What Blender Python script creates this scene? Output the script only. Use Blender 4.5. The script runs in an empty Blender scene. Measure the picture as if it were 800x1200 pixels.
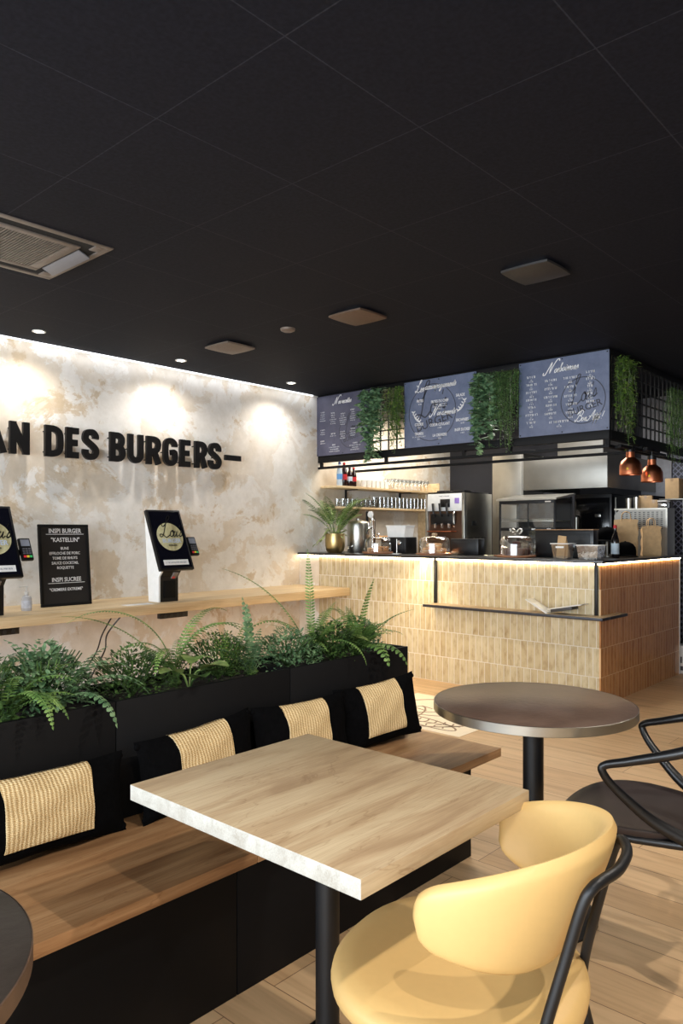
import bpy, bmesh, math, random
from mathutils import Vector, Matrix, Euler
random.seed(7)
PI = math.pi
sc = bpy.context.scene
COL = sc.collection
R = math.radians

# ------------------------------------------------------------------ helpers
def lin(c):
    c = c / 255.0
    return c / 12.92 if c <= 0.04045 else ((c + 0.055) / 1.055) ** 2.4
def rgb(r, g, b):
    return (lin(r), lin(g), lin(b), 1.0)

def newmat(name):
    m = bpy.data.materials.new(name); m.use_nodes = True
    nt = m.node_tree
    return m, nt, nt.nodes['Principled BSDF']
def node(nt, kind, **kw):
    n = nt.nodes.new(kind)
    for k, v in kw.items():
        if k in n.inputs: n.inputs[k].default_value = v
        else: setattr(n, k, v)
    return n
def coords(nt, scale=(1, 1, 1), rot=(0, 0, 0), loc=(0, 0, 0)):
    tc = nt.nodes.new('ShaderNodeTexCoord'); mp = nt.nodes.new('ShaderNodeMapping')
    mp.inputs['Scale'].default_value = scale; mp.inputs['Rotation'].default_value = rot
    mp.inputs['Location'].default_value = loc
    nt.links.new(tc.outputs['Object'], mp.inputs['Vector'])
    return mp.outputs['Vector']
def ramp(nt, fac, stops):
    r = nt.nodes.new('ShaderNodeValToRGB'); e = r.color_ramp.elements
    while len(e) < len(stops): e.new(0.5)
    for el, (p, c) in zip(e, stops): el.position = p; el.color = c
    nt.links.new(fac, r.inputs['Fac'])
    return r.outputs['Color']
def mix(nt, fac, a, b, mode='MIX'):
    m = nt.nodes.new('ShaderNodeMix'); m.data_type = 'RGBA'; m.blend_type = mode
    if isinstance(fac, float): m.inputs[0].default_value = fac
    else: nt.links.new(fac, m.inputs[0])
    for i, v in ((6, a), (7, b)):
        if isinstance(v, tuple): m.inputs[i].default_value = v
        else: nt.links.new(v, m.inputs[i])
    return m.outputs[2]
def bump(nt, p, h, strength=0.3, dist=0.01):
    b = nt.nodes.new('ShaderNodeBump'); b.inputs['Strength'].default_value = strength
    b.inputs['Distance'].default_value = dist
    nt.links.new(h, b.inputs['Height']); nt.links.new(b.outputs['Normal'], p.inputs['Normal'])

def simple(name, c, rough=0.5, metal=0.0, var=0.12, scale=18, bmp=0.0, spec=None, emit=None, coat=0):
    m, nt, p = newmat(name)
    n = node(nt, 'ShaderNodeTexNoise', Scale=float(scale), Detail=4.0)
    nt.links.new(coords(nt), n.inputs['Vector'])
    lo = tuple(x * (1 - var) for x in c[:3]) + (1,); hi = tuple(min(1, x * (1 + var)) for x in c[:3]) + (1,)
    nt.links.new(ramp(nt, n.outputs['Fac'], [(0.3, lo), (0.7, hi)]), p.inputs['Base Color'])
    p.inputs['Roughness'].default_value = rough; p.inputs['Metallic'].default_value = metal
    if spec is not None: p.inputs['Specular IOR Level'].default_value = spec
    if coat: p.inputs['Coat Weight'].default_value = coat
    if bmp: bump(nt, p, n.outputs['Fac'], bmp, 0.005)
    if emit:
        p.inputs['Emission Color'].default_value = emit[0]; p.inputs['Emission Strength'].default_value = emit[1]
    return m
def wood(name, c1, c2, c3, scale=(1.2, 9, 9), rough=0.5, seed=0.0, plank=None, knots=True):
    """grain stretched along local X"""
    m, nt, p = newmat(name)
    v = coords(nt, scale, loc=(seed, seed * 1.7, seed))
    n = node(nt, 'ShaderNodeTexNoise', Scale=2.0, Detail=8.0, Roughness=0.62, Distortion=0.6)
    nt.links.new(v, n.inputs['Vector'])
    col = ramp(nt, n.outputs['Fac'], [(0.32, c3), (0.46, c2), (0.60, c1), (0.8, tuple(min(1, x * 1.06) for x in c1[:3]) + (1,))])
    v2 = coords(nt, (scale[0] * 3, scale[1] * 14, scale[2] * 14), loc=(seed, 0, 0))
    n2 = node(nt, 'ShaderNodeTexNoise', Scale=2.0, Detail=3.0); nt.links.new(v2, n2.inputs['Vector'])
    f2 = ramp(nt, n2.outputs['Fac'], [(0.35, (0.86, 0.84, 0.82, 1)), (0.6, (1, 1, 1, 1))])
    col = mix(nt, 1.0, col, f2, 'MULTIPLY')
    if knots:
        v3 = coords(nt, (scale[0] * .9, scale[1] * .55, scale[2] * .55), loc=(seed * 3, 4, 0))
        n3 = node(nt, 'ShaderNodeTexNoise', Scale=1.6, Detail=5.0, Distortion=1.5); nt.links.new(v3, n3.inputs['Vector'])
        f3 = ramp(nt, n3.outputs['Fac'], [(0.492, (1, 1, 1, 1)), (0.5, (0.66, 0.58, 0.50, 1)), (0.508, (1, 1, 1, 1))])
        col = mix(nt, 0.6, col, f3, 'MULTIPLY')
    nt.links.new(col, p.inputs['Base Color']); p.inputs['Roughness'].default_value = rough
    bump(nt, p, n2.outputs['Fac'], 0.08, 0.002)
    return m
def thin_glass(name, tint=(0.97, 0.98, 0.98, 1), refl=0.10):
    m = bpy.data.materials.new(name); m.use_nodes = True; nt = m.node_tree; nt.nodes.clear()
    o = nt.nodes.new('ShaderNodeOutputMaterial'); mx = nt.nodes.new('ShaderNodeMixShader')
    t = node(nt, 'ShaderNodeBsdfTransparent', Color=tint); g = node(nt, 'ShaderNodeBsdfGlossy', Roughness=0.03)
    g.inputs['Color'].default_value = (1, 1, 1, 1)
    f = node(nt, 'ShaderNodeLayerWeight', Blend=0.35)
    a = node(nt, 'ShaderNodeMath', operation='MULTIPLY_ADD'); a.inputs[1].default_value = 0.75; a.inputs[2].default_value = refl
    nt.links.new(f.outputs['Facing'], a.inputs[0]); nt.links.new(a.outputs[0], mx.inputs[0])
    nt.links.new(t.outputs[0], mx.inputs[1]); nt.links.new(g.outputs[0], mx.inputs[2]); nt.links.new(mx.outputs[0], o.inputs['Surface'])
    return m

# ---- geometry
def xf(M, pts):
    return [M @ Vector(p) for p in pts] if M is not None else [Vector(p) for p in pts]
def add_raw(bm, verts, faces, M=None):
    vs = [bm.verts.new(v) for v in xf(M, verts)]
    for f in faces:
        try: bm.faces.new([vs[i] for i in f])
        except ValueError: pass
    return vs
def box(bm, x0, x1, y0, y1, z0, z1, bev=0.0, M=None, seg=2):
    t = bmesh.new()
    x0, x1 = sorted((x0, x1)); y0, y1 = sorted((y0, y1)); z0, z1 = sorted((z0, z1))
    vs = [t.verts.new((x, y, z)) for z in (z0, z1) for y in (y0, y1) for x in (x0, x1)]
    for f in ((0, 2, 3, 1), (4, 5, 7, 6), (0, 1, 5, 4), (2, 6, 7, 3), (0, 4, 6, 2), (1, 3, 7, 5)):
        t.faces.new([vs[i] for i in f])
    if bev > 0:
        bmesh.ops.bevel(t, geom=list(t.edges), offset=min(bev, .49 * min(x1 - x0, y1 - y0, z1 - z0)), segments=seg, affect='EDGES', profile=0.5)
    merge(bm, t, M)
def merge(bm, t, M=None):
    t.verts.index_update()
    vs = [bm.verts.new((M @ v.co) if M is not None else v.co) for v in t.verts]
    for f in t.faces:
        try: bm.faces.new([vs[v.index] for v in f.verts])
        except ValueError: pass
    t.free()
def lathe(bm, prof, c=(0, 0, 0), seg=32, M=None, capb=True, capt=True):
    n = len(prof); vs = []
    for r, z in prof:
        vs.append([(c[0] + r * math.cos(2 * PI * k / seg), c[1] + r * math.sin(2 * PI * k / seg), c[2] + z) for k in range(seg)])
    flat = [p for ring in vs for p in ring]; fs = []
    for i in range(n - 1):
        for k in range(seg):
            a, b = i * seg + k, i * seg + (k + 1) % seg
            fs.append((a, b, b + seg, a + seg))
    if capb: fs.append(tuple(reversed(range(seg))))
    if capt: fs.append(tuple((n - 1) * seg + k for k in range(seg)))
    add_raw(bm, flat, fs, M)
def smooth_path(pts, sub=6):
    P = [Vector(p) for p in pts]; out = []
    for i in range(len(P) - 1):
        p0 = P[max(0, i - 1)]; p1 = P[i]; p2 = P[i + 1]; p3 = P[min(len(P) - 1, i + 2)]
        for k in range(sub):
            t = k / sub
            out.append(0.5 * ((2 * p1) + (p2 - p0) * t + (2 * p0 - 5 * p1 + 4 * p2 - p3) * t * t + (3 * p1 - p0 - 3 * p2 + p3) * t ** 3))
    out.append(P[-1]); return out
def tube(bm, pts, r, seg=10, sub=0, flat=1.0, M=None):
    if sub: 
        n0 = len(pts)
        if isinstance(r, (list, tuple)):
            rr = []
            for i in range(n0 - 1):
                for k in range(sub): rr.append(r[i] + (r[i + 1] - r[i]) * k / sub)
            rr.append(r[-1]); r = rr
        pts = smooth_path(pts, sub)
    P = [Vector(p) for p in pts]
    if not isinstance(r, (list, tuple)): r = [r] * len(P)
    T = []
    for i in range(len(P)):
        d = P[min(i + 1, len(P) - 1)] - P[max(i - 1, 0)]
        T.append(d.normalized() if d.length > 1e-9 else Vector((0, 0, 1)))
    up = Vector((0, 0, 1)) if abs(T[0].z) < 0.9 else Vector((1, 0, 0))
    nrm = (up - T[0] * up.dot(T[0])).normalized(); vs = []
    for i, p in enumerate(P):
        nrm = (nrm - T[i] * nrm.dot(T[i])).normalized(); bn = T[i].cross(nrm)
        for k in range(seg):
            a = 2 * PI * k / seg
            vs.append(p + (nrm * math.cos(a) * flat + bn * math.sin(a)) * r[i])
    fs = []
    for i in range(len(P) - 1):
        for k in range(seg):
            a, b = i * seg + k, i * seg + (k + 1) % seg
            fs.append((a, b, b + seg, a + seg))
    fs.append(tuple(reversed(range(seg)))); fs.append(tuple((len(P) - 1) * seg + k for k in range(seg)))
    add_raw(bm, vs, fs, M)
def prism(bm, poly, h, M=None):
    n = len(poly)
    vs = [(x, y, 0) for x, y in poly] + [(x, y, h) for x, y in poly]
    fs = [tuple(reversed(range(n))), tuple(range(n, 2 * n))] + [(i, (i + 1) % n, n + (i + 1) % n, n + i) for i in range(n)]
    add_raw(bm, vs, fs, M)
def ball(bm, c, r, M=None, u=16, v=10, sc_=(1, 1, 1)):
    t = bmesh.new(); bmesh.ops.create_uvsphere(t, u_segments=u, v_segments=v, radius=1)
    for w in t.verts: w.co = Vector((w.co.x * r * sc_[0] + c[0], w.co.y * r * sc_[1] + c[1], w.co.z * r * sc_[2] + c[2]))
    merge(bm, t, M)
def frame_m(o, x, y):
    x = Vector(x).normalized(); y = Vector(y).normalized(); z = x.cross(y).normalized()
    return Matrix(((x.x, y.x, z.x, o[0]), (x.y, y.y, z.y, o[1]), (x.z, y.z, z.z, o[2]), (0, 0, 0, 1)))
def text(bm, s, size, M, x=0, y=0, ext=0.0006, shear=0.0, align='CENTER', sx=1.0):
    cu = bpy.data.curves.new('t', 'FONT'); cu.body = s; cu.size = size; cu.extrude = ext; cu.shear = shear
    cu.align_x = align; cu.resolution_u = 2; cu.offset = size * 0.012
    o = bpy.data.objects.new('t', cu); me = bpy.data.meshes.new_from_object(o)
    t = bmesh.new(); t.from_mesh(me)
    for v in t.verts: v.co = Vector((v.co.x * sx + x, v.co.y + y, v.co.z + ext))
    merge(bm, t, M); bpy.data.objects.remove(o); bpy.data.curves.remove(cu); bpy.data.meshes.remove(me)
def ribbon(bm, pts, w, ext, M, sub=0, x=0, y=0, s=1.0):
    P = [Vector((p[0] * s + x, p[1] * s + y, 0)) for p in pts]
    if sub: P = smooth_path(P, sub)
    L = []; Rr = []
    for i in range(len(P)):
        d = (P[min(i + 1, len(P) - 1)] - P[max(i - 1, 0)])
        d = d.normalized() if d.length > 1e-9 else Vector((1, 0, 0))
        n = Vector((-d.y, d.x, 0)) * w / 2; L.append(P[i] + n); Rr.append(P[i] - n)
    n = len(P); vs = [p for p in L] + [p for p in Rr] + [p + Vector((0, 0, ext)) for p in L] + [p + Vector((0, 0, ext)) for p in Rr]
    fs = []
    for i in range(n - 1):
        fs += [(2 * n + i, 3 * n + i, 3 * n + i + 1, 2 * n + i + 1), (i, i + 1, n + i + 1, n + i),
               (i, 2 * n + i, 2 * n + i + 1, i + 1), (n + i, n + i + 1, 3 * n + i + 1, 3 * n + i)]
    fs += [(0, n, 3 * n, 2 * n), (n - 1, 3 * n - 1, 4 * n - 1, 2 * n - 1)] if False else [(0, n, 3 * n, 2 * n), (n - 1, 3 * n - 1, 4 * n - 1, 2 * n + n - 1)]
    add_raw(bm, vs, fs, M)
# cursive hand lettering: strokes per glyph on an x-height of 1
CUR = {
 'a': ([[(.75,.85),(.45,1),(.1,.7),(.05,.2),(.35,0),(.65,.4),(.78,.95),(.7,.3),(.85,0),(1.1,.3)]],1.0),
 'b': ([[(0,.1),(.35,1.3),(.5,2.2),(.3,2.1),(.22,1),(.25,.15),(.55,0),(.75,.5),(.55,.9),(.3,.6)]],.9),
 'c': ([[(.65,.8),(.4,1),(.1,.6),(.15,.1),(.45,0),(.8,.3)]],.72),
 'd': ([[(.7,.8),(.4,1),(.08,.6),(.1,.15),(.35,0),(.65,.5),(.9,2.1),(.7,.3),(.85,0),(1.05,.25)]],.98),
 'e': ([[(0,.3),(.5,.6),(.5,.95),(.25,.95),(.1,.5),(.2,.05),(.5,0),(.8,.35)]],.7),
 'g': ([[(.7,.85),(.4,1),(.08,.6),(.15,.1),(.5,.2),(.75,.95),(.6,-.6),(.3,-1.2),(.05,-.9),(.5,-.2),(1.0,.3)]],.9),
 'i': ([[(0,.2),(.25,.95),(.2,.2),(.35,0),(.6,.3)],[(.32,1.35),(.4,1.45)]],.5),
 'm': ([[(0,.3),(.2,1),(.15,0),(.4,.9),(.55,.9),(.5,0),(.78,.9),(.92,.9),(.88,.1),(1.05,0),(1.25,.3)]],1.2),
 'n': ([[(0,.3),(.2,1),(.15,0),(.45,.9),(.6,.9),(.55,.1),(.72,0),(.95,.3)]],.88),
 'o': ([[(.4,1),(.1,.7),(.08,.2),(.35,0),(.62,.4),(.5,.95),(.35,.9),(.55,.7),(.9,.8)]],.78),
 'p': ([[(0,.4),(.25,1.1),(.05,-1.1),(.3,.6),(.6,1),(.75,.5),(.5,0),(.3,.2),(.9,.2)]],.85),
 'r': ([[(0,.2),(.25,1.1),(.3,.85),(.55,.85),(.5,.2),(.65,0),(.8,.2)]],.7),
 's': ([[(0,.1),(.35,1.1),(.5,.4),(.3,0),(.05,.1),(.4,.1),(.7,.3)]],.58),
 't': ([[(0,.2),(.35,1.9),(.2,.3),(.35,0),(.6,.25)],[(-.05,1.25),(.7,1.4)]],.52),
 'u': ([[(0,.4),(.15,.95),(.1,.2),(.3,0),(.55,.5),(.65,.95),(.62,.1),(.8,0),(1.0,.3)]],.92),
 'é': ([[(0,.3),(.5,.6),(.5,.95),(.25,.95),(.1,.5),(.2,.05),(.5,0),(.8,.35)],[(.3,1.3),(.6,1.6)]],.7),
 "'": ([[(.1,1.6),(.2,2.1)]],.25),
 '!': ([[(.2,.6),(.45,2.2)],[(.12,0),(.16,.12)]],.4),
 ' ': ([],.5),
 'N': ([[(-.9,.3),(-.9,-.3),(-.3,-.2),(.2,1.2),(.7,2.8),(.75,1.2),(.85,0),(1.3,1.8),(1.9,3.2),(2.5,3.4),(2.7,2.9)]],2.1),
 'L': ([[(-.2,2.0),(.2,1.6),(.9,2.6),(1.1,3.2),(.7,3.1),(.5,1.5),(.3,.2),(-.1,0),(-.2,.4),(.3,.3),(.9,-.1),(1.5,.3)]],1.45),
 'B': ([[(-.4,.6),(-.2,-.1),(.4,1.3),(.8,2.9),(.1,2.6),(-.1,1.9),(.8,3.1),(1.5,2.7),(1.3,1.8),(.7,1.6),(1.5,1.2),(1.3,.2),(.6,0),(.3,.3)]],1.6),
 'A': ([[(-.5,.3),(-.2,-.1),(.5,1.2),(1.2,2.9),(1.15,1.2),(1.3,.1),(1.6,.2)],[(-.1,1.1),(.8,1.3),(1.6,1.0)]],1.6),
}
def cursive(bm, s, h, M, x, y, w, ext=0.0008, slant=0.35):
    """h: x-height; (x, y): start of the baseline"""
    for ch in s:
        st, adv = CUR[ch]
        for k in st:
            ribbon(bm, [(px + py * slant, py) for px, py in k], w, ext, M, sub=5, x=x, y=y, s=h)
        x += adv * h
    return x
def scribble(bm, M, cx, y, w, h, ext=0.0006, seed=0):
    """a line of hand writing too small to read: short strokes"""
    r = random.Random(seed); x = cx - w / 2
    while x < cx + w / 2 - h * .3:
        if r.random() < .13: x += h * .45; continue
        k = r.random(); hh = h
        if k < .55:
            box(bm, x, x + h * .24, y, y + hh, 0, ext, M=M); 
            if r.random() < .6: box(bm, x, x + h * .5, y + hh * r.choice((0, .42, .83)), y + hh * r.choice((.17, .58, 1)), 0, ext, M=M)
        else:
            box(bm, x, x + h * .5, y + hh * .83, y + hh, 0, ext, M=M); box(bm, x + h * .3, x + h * .47, y, y + hh, 0, ext, M=M)
        x += h * .7
    return

def fin(bm, name, m, smooth=40):
    me = bpy.data.meshes.new(name); bmesh.ops.recalc_face_normals(bm, faces=bm.faces) if False else None
    bm.to_mesh(me); bm.free(); me.materials.append(m)
    if smooth:
        for p in me.polygons: p.use_smooth = True
        me.set_sharp_from_angle(angle=R(smooth))
    return me
def obj(name, bm, m, parent=None, smooth=40, label=None):
    """geometry is given in world coordinates of the moment of building"""
    if parent is not None:
        root = parent
        while root.parent: root = root.parent
        bmesh.ops.translate(bm, verts=bm.verts, vec=-root.location)
    me = fin(bm, name, m, smooth)
    o = bpy.data.objects.new(name, me); COL.objects.link(o)
    if parent is not None: o.parent = parent
    if label: o['label'] = label
    return o
def thing(name, label, cat, loc=(0, 0, 0), rotz=0, group=None):
    o = bpy.data.objects.new(name, None); o.empty_display_size = 0.05; COL.objects.link(o)
    o.location = loc; o.rotation_euler = (0, 0, rotz)
    o['label'] = label; o['category'] = cat
    if group: o['group'] = group
    return o
def solo(name, bm, m, label, cat, group=None, smooth=40, kind=None, loc=None):
    """a thing that is one mesh; origin moved to its base"""
    vs = [v.co for v in bm.verts]
    if loc is None:
        loc = Vector(((min(v.x for v in vs) + max(v.x for v in vs)) / 2, (min(v.y for v in vs) + max(v.y for v in vs)) / 2, min(v.z for v in vs)))
    loc = Vector(loc)
    bmesh.ops.translate(bm, verts=bm.verts, vec=-loc)
    o = obj(name, bm, m, None, smooth); o.location = loc
    o['label'] = label; o['category'] = cat
    if group: o['group'] = group
    if kind: o['kind'] = kind
    return o
def struct(name, bm, m, smooth=0):
    o = obj(name, bm, m, None, smooth); o['kind'] = 'structure'; return o
def dup(o, loc=None, rotz=None, label=None, group=None, parent=None, rot=None):
    c = o.copy(); COL.objects.link(c)
    if parent is not None: c.parent = parent
    if loc is not None: c.location = loc
    if rotz is not None: c.rotation_euler = (0, 0, rotz)
    if rot is not None: c.rotation_euler = rot
    if label: c['label'] = label
    if group: c['group'] = group
    for ch in list(o.children): dup(ch, parent=c)
    return c
B = bmesh.new

# ------------------------------------------------------------------ camera
CAMH = 1.36; CA = R(42.08)
cd = bpy.data.cameras.new('camera'); cam = bpy.data.objects.new('camera', cd); COL.objects.link(cam)
cam.location = (0, 0, CAMH); cam.rotation_euler = (R(90), 0, CA - R(90))
cd.sensor_fit = 'VERTICAL'; cd.sensor_height = 36; cd.sensor_width = 24; cd.lens = 875 / 1200 * 36
cd.shift_y = 22 / 1200; cd.clip_start = 0.05
sc.camera = cam
sc.view_settings.view_transform = 'Standard'; sc.view_settings.look = 'None'
sc.view_settings.gamma = 1; sc.view_settings.use_curve_mapping = False
sc.view_settings.exposure = 0.0

# ------------------------------------------------------------------ materials
black_metal = simple('black_powder_coated_metal', rgb(14, 14, 16), .45, .0, .2, spec=.4)
black_frame = simple('matt_black_frame', rgb(11, 11, 13), .6, .0, .2, spec=.25)
black_plastic = simple('black_plastic', rgb(12, 12, 14), .35, 0, .2)
black_board = simple('black_melamine', rgb(7, 7, 9), .6, 0, .15, 40, spec=.2)
steel = simple('brushed_steel', rgb(190, 188, 180), .28, 1.0, .1, 6)
steel_dull = simple('dull_stainless_steel', rgb(150, 148, 142), .42, 1.0, .1, 4)
chrome = simple('chrome', rgb(225, 225, 225), .12, 1.0, .05)
white_plastic = simple('white_plastic', rgb(232, 232, 230), .4, 0, .04)
white_paint = simple('white_lettering', rgb(235, 236, 238), .6, 0, .03)
copper = simple('brushed_copper', rgb(214, 130, 92), .3, 1.0, .08, 5)
gold = simple('satin_gold_metal', rgb(196, 172, 120), .34, 1.0, .08, 5)
kraft = simple('kraft_paper', rgb(196, 162, 118), .8, 0, .1, 30, .2)
carton = simple('brown_cardboard', rgb(176, 146, 108), .8, 0, .08, 30)
straw_m = None
glass = thin_glass('clear_glass')
glass_case = thin_glass('display_case_glass', (.93, .94, .94, 1), .02)
glass_s = thin_glass('tumbler_glass', (0.86, 0.88, 0.88, 1), .16)
screen_m = simple('switched_on_dark_screen', rgb(14, 15, 24), .15, 0, .05)

def m_plaster():
    m, nt, p = newmat('patchy_lime_plaster')
    v = coords(nt)
    a = node(nt, 'ShaderNodeTexNoise', Scale=.9, Detail=6.0, Roughness=.6, Distortion=.3)
    b = node(nt, 'ShaderNodeTexNoise', Scale=2.2, Detail=10.0, Roughness=.68, Distortion=.35)
    c = node(nt, 'ShaderNodeTexNoise', Scale=9.0, Detail=6.0, Roughness=.7)
    d = node(nt, 'ShaderNodeTexNoise', Scale=2.4, Detail=10.0, Roughness=.72, Distortion=.5)
    for n in (a, b, c, d): nt.links.new(v, n.inputs['Vector'])
    base = ramp(nt, a.outputs['Fac'], [(.30, rgb(214, 199, 177)), (.45, rgb(224, 213, 197)), (.58, rgb(230, 223, 213)), (.72, rgb(224, 221, 217))])
    patch = ramp(nt, b.outputs['Fac'], [(.50, (0, 0, 0, 1)), (.53, (1, 1, 1, 1))])
    col = mix(nt, patch, base, rgb(238, 235, 230))
    och = ramp(nt, d.outputs['Fac'], [(.585, (0, 0, 0, 1)), (.62, (.75, .75, .75, 1))])
    col = mix(nt, och, col, rgb(204, 182, 149))
    fine = ramp(nt, c.outputs['Fac'], [(.3, (.86, .85, .83, 1)), (.65, (1, 1, 1, 1))])
    col = mix(nt, 1.0, col, fine, 'MULTIPLY')
    nt.links.new(col, p.inputs['Base Color']); p.inputs['Roughness'].default_value = .8
    h = mix(nt, .5, patch, c.outputs['Color'])
    bump(nt, p, h, .35, .006)
    return m
plaster = m_plaster()
def m_ceiling():
    m, nt, p = newmat('black_ceiling_tiles')
    v = coords(nt, loc=(-.86, -.95, 0))
    br = node(nt, 'ShaderNodeTexBrick', Scale=1.0); br.offset = 0; br.squash = 1
    br.inputs['Brick Width'].default_value = .674; br.inputs['Row Height'].default_value = .662
    br.inputs['Mortar Size'].default_value = .0025; br.inputs['Mortar Smooth'].default_value = 0
    br.inputs['Color1'].default_value = rgb(24, 26, 35); br.inputs['Color2'].default_value = rgb(26, 28, 37); br.inputs['Mortar'].default_value = rgb(46, 48, 57)
    nt.links.new(v, br.inputs['Vector'])
    n = node(nt, 'ShaderNodeTexNoise', Scale=60.0, Detail=5.0); nt.links.new(coords(nt), n.inputs['Vector'])
    col = mix(nt, 1.0, br.outputs['Color'], ramp(nt, n.outputs['Fac'], [(.3, (.7, .7, .7, 1)), (.7, (1.15, 1.15, 1.15, 1))]), 'MULTIPLY')
    nt.links.new(col, p.inputs['Base Color']); p.inputs['Roughness'].default_value = .75
    p.inputs['Specular IOR Level'].default_value = .12
    bump(nt, p, n.outputs['Fac'], .15, .003)
    return m
def m_floor():
    m, nt, p = newmat('oak_plank_floor')
    v = coords(nt, rot=(0, 0, R(90)))
    br = node(nt, 'ShaderNodeTexBrick', Scale=1.0); br.offset = .37; br.offset_frequency = 2; br.squash = 1
    br.inputs['Brick Width'].default_value = 1.2; br.inputs['Row Height'].default_value = .19
    br.inputs['Mortar Size'].default_value = .0016; br.inputs['Mortar Smooth'].default_value = .1; br.inputs['Bias'].default_value = 0
    br.inputs['Color1'].default_value = rgb(214, 180, 138); br.inputs['Color2'].default_value = rgb(200, 163, 120); br.inputs['Mortar'].default_value = rgb(120, 88, 60)
    nt.links.new(v, br.inputs['Vector'])
    g = node(nt, 'ShaderNodeTexNoise', Scale=2.0, Detail=8.0, Roughness=.6, Distortion=.5)
    nt.links.new(coords(nt, (11, 1.0, 1)), g.inputs['Vector'])
    f = ramp(nt, g.outputs['Fac'], [(.3, (.74, .70, .66, 1)), (.5, (.94, .93, .92, 1)), (.7, (1.05, 1.05, 1.05, 1))])
    col = mix(nt, 1.0, br.outputs['Color'], f, 'MULTIPLY')
    nt.links.new(col, p.inputs['Base Color']); p.inputs['Roughness'].default_value = .42
    bump(nt, p, g.outputs['Fac'], .06, .002)
    return m
def m_tile(name, axis, c1, c2, grout, rough=.22):
    m, nt, p = newmat(name)
    tc = nt.nodes.new('ShaderNodeTexCoord'); sp = nt.nodes.new('ShaderNodeSeparateXYZ'); cb = nt.nodes.new('ShaderNodeCombineXYZ')
    nt.links.new(tc.outputs['Object'], sp.inputs[0]); nt.links.new(sp.outputs[axis], cb.inputs[0]); nt.links.new(sp.outputs['Z'], cb.inputs[1])
    br = node(nt, 'ShaderNodeTexBrick', Scale=1.0); br.offset = .45; br.offset_frequency = 2; br.squash = 1
    br.inputs['Brick Width'].default_value = .062; br.inputs['Row Height'].default_value = .226
    br.inputs['Mortar Size'].default_value = .0034; br.inputs['Mortar Smooth'].default_value = .3
    br.inputs['Color1'].default_value = c1; br.inputs['Color2'].default_value = c2; br.inputs['Mortar'].default_value = grout
    nt.links.new(cb.outputs[0], br.inputs['Vector'])
    n = node(nt, 'ShaderNodeTexNoise', Scale=1.0, Detail=6.0, Roughness=.6)
    mp = nt.nodes.new('ShaderNodeMapping'); mp.inputs['Scale'].default_value = (26, 9, 1)
    nt.links.new(cb.outputs[0], mp.inputs['Vector']); nt.links.new(mp.outputs[0], n.inputs['Vector'])
    f = ramp(nt, n.outputs['Fac'], [(.3, (.70, .62, .52, 1)), (.5, (.96, .95, .92, 1)), (.7, (1.06, 1.06, 1.05, 1))])
    inner = mix(nt, 1.0, br.outputs['Color'], f, 'MULTIPLY')
    col = mix(nt, br.outputs['Fac'], inner, grout)
    nt.links.new(col, p.inputs['Base Color']); p.inputs['Roughness'].default_value = rough
    inv = node(nt, 'ShaderNodeMath', operation='SUBTRACT'); inv.inputs[0].default_value = 1.0; nt.links.new(br.outputs['Fac'], inv.inputs[1])
    ad = node(nt, 'ShaderNodeMath', operation='MULTIPLY_ADD'); nt.links.new(n.outputs['Fac'], ad.inputs[0]); ad.inputs[1].default_value = .35
    nt.links.new(inv.outputs[0], ad.inputs[2])
    bump(nt, p, ad.outputs[0], .6, .004)
    return m
tile_front = m_tile('honey_glazed_tile', 'Y', rgb(206, 192, 160), rgb(190, 171, 134), rgb(222, 214, 198))
tile_side = m_tile('caramel_glazed_tile', 'X', rgb(206, 150, 98), rgb(182, 124, 76), rgb(226, 184, 136), .18)  # same glaze as the front; warm, dimmer side light is painted in
oak_light = wood('pale_oak_laminate', rgb(192, 170, 136), rgb(178, 152, 118), rgb(156, 128, 96), (1.0, 7, 7), .45, 1.0)
oak_bench = wood('brown_oak_board', rgb(190, 150, 108), rgb(168, 126, 86), rgb(138, 98, 64), (.8, 7, 7), .45, 5.0)
oak_shelf = wood('light_oak_shelf', rgb(222, 198, 158), rgb(211, 185, 144), rgb(193, 164, 122), (.8, 9, 9), .5, 9.0, knots=False)
table_edge = wood('whitewashed_oak_edge', rgb(184, 182, 174), rgb(174, 171, 162), rgb(158, 153, 142), (2, 12, 12), .5, 3.0, knots=False)  # cool daylight on the table's end edges, painted into a paler oak
def m_slate(name, c1, c2, rough):
    m, nt, p = newmat(name)
    a = node(nt, 'ShaderNodeTexNoise', Scale=7.0, Detail=8.0, Roughness=.65); b = node(nt, 'ShaderNodeTexNoise', Scale=55.0, Detail=4.0)
    nt.links.new(coords(nt), a.inputs['Vector']); nt.links.new(coords(nt), b.inputs['Vector'])
    nt.links.new(ramp(nt, a.outputs['Fac'], [(.35, c1), (.65, c2)]), p.inputs['Base Color'])
    p.inputs['Roughness'].default_value = rough; bump(nt, p, b.outputs['Fac'], .35, .003)
    return m
stone_top = m_slate('brown_stone_laminate', rgb(78, 60, 50), rgb(98, 78, 66), .36)
dark_top = m_slate('dark_stone_laminate', rgb(52, 46, 42), rgb(66, 59, 54), .4)
slate_board = m_slate('blue_grey_slate_board', rgb(92, 102, 128), rgb(110, 120, 146), .6)
slate_dark = m_slate('grey_slate_board', rgb(72, 72, 90), rgb(86, 86, 106), .6)
chalk_dark = simple('dark_grey_logo_paint', rgb(52, 54, 66), .6)
worktop_m = m_slate('black_stone_worktop', rgb(34, 31, 30), rgb(48, 44, 42), .3)
yellow_leather = simple('mustard_faux_leather', rgb(210, 174, 112), .48, 0, .015, 60, 0)
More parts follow.
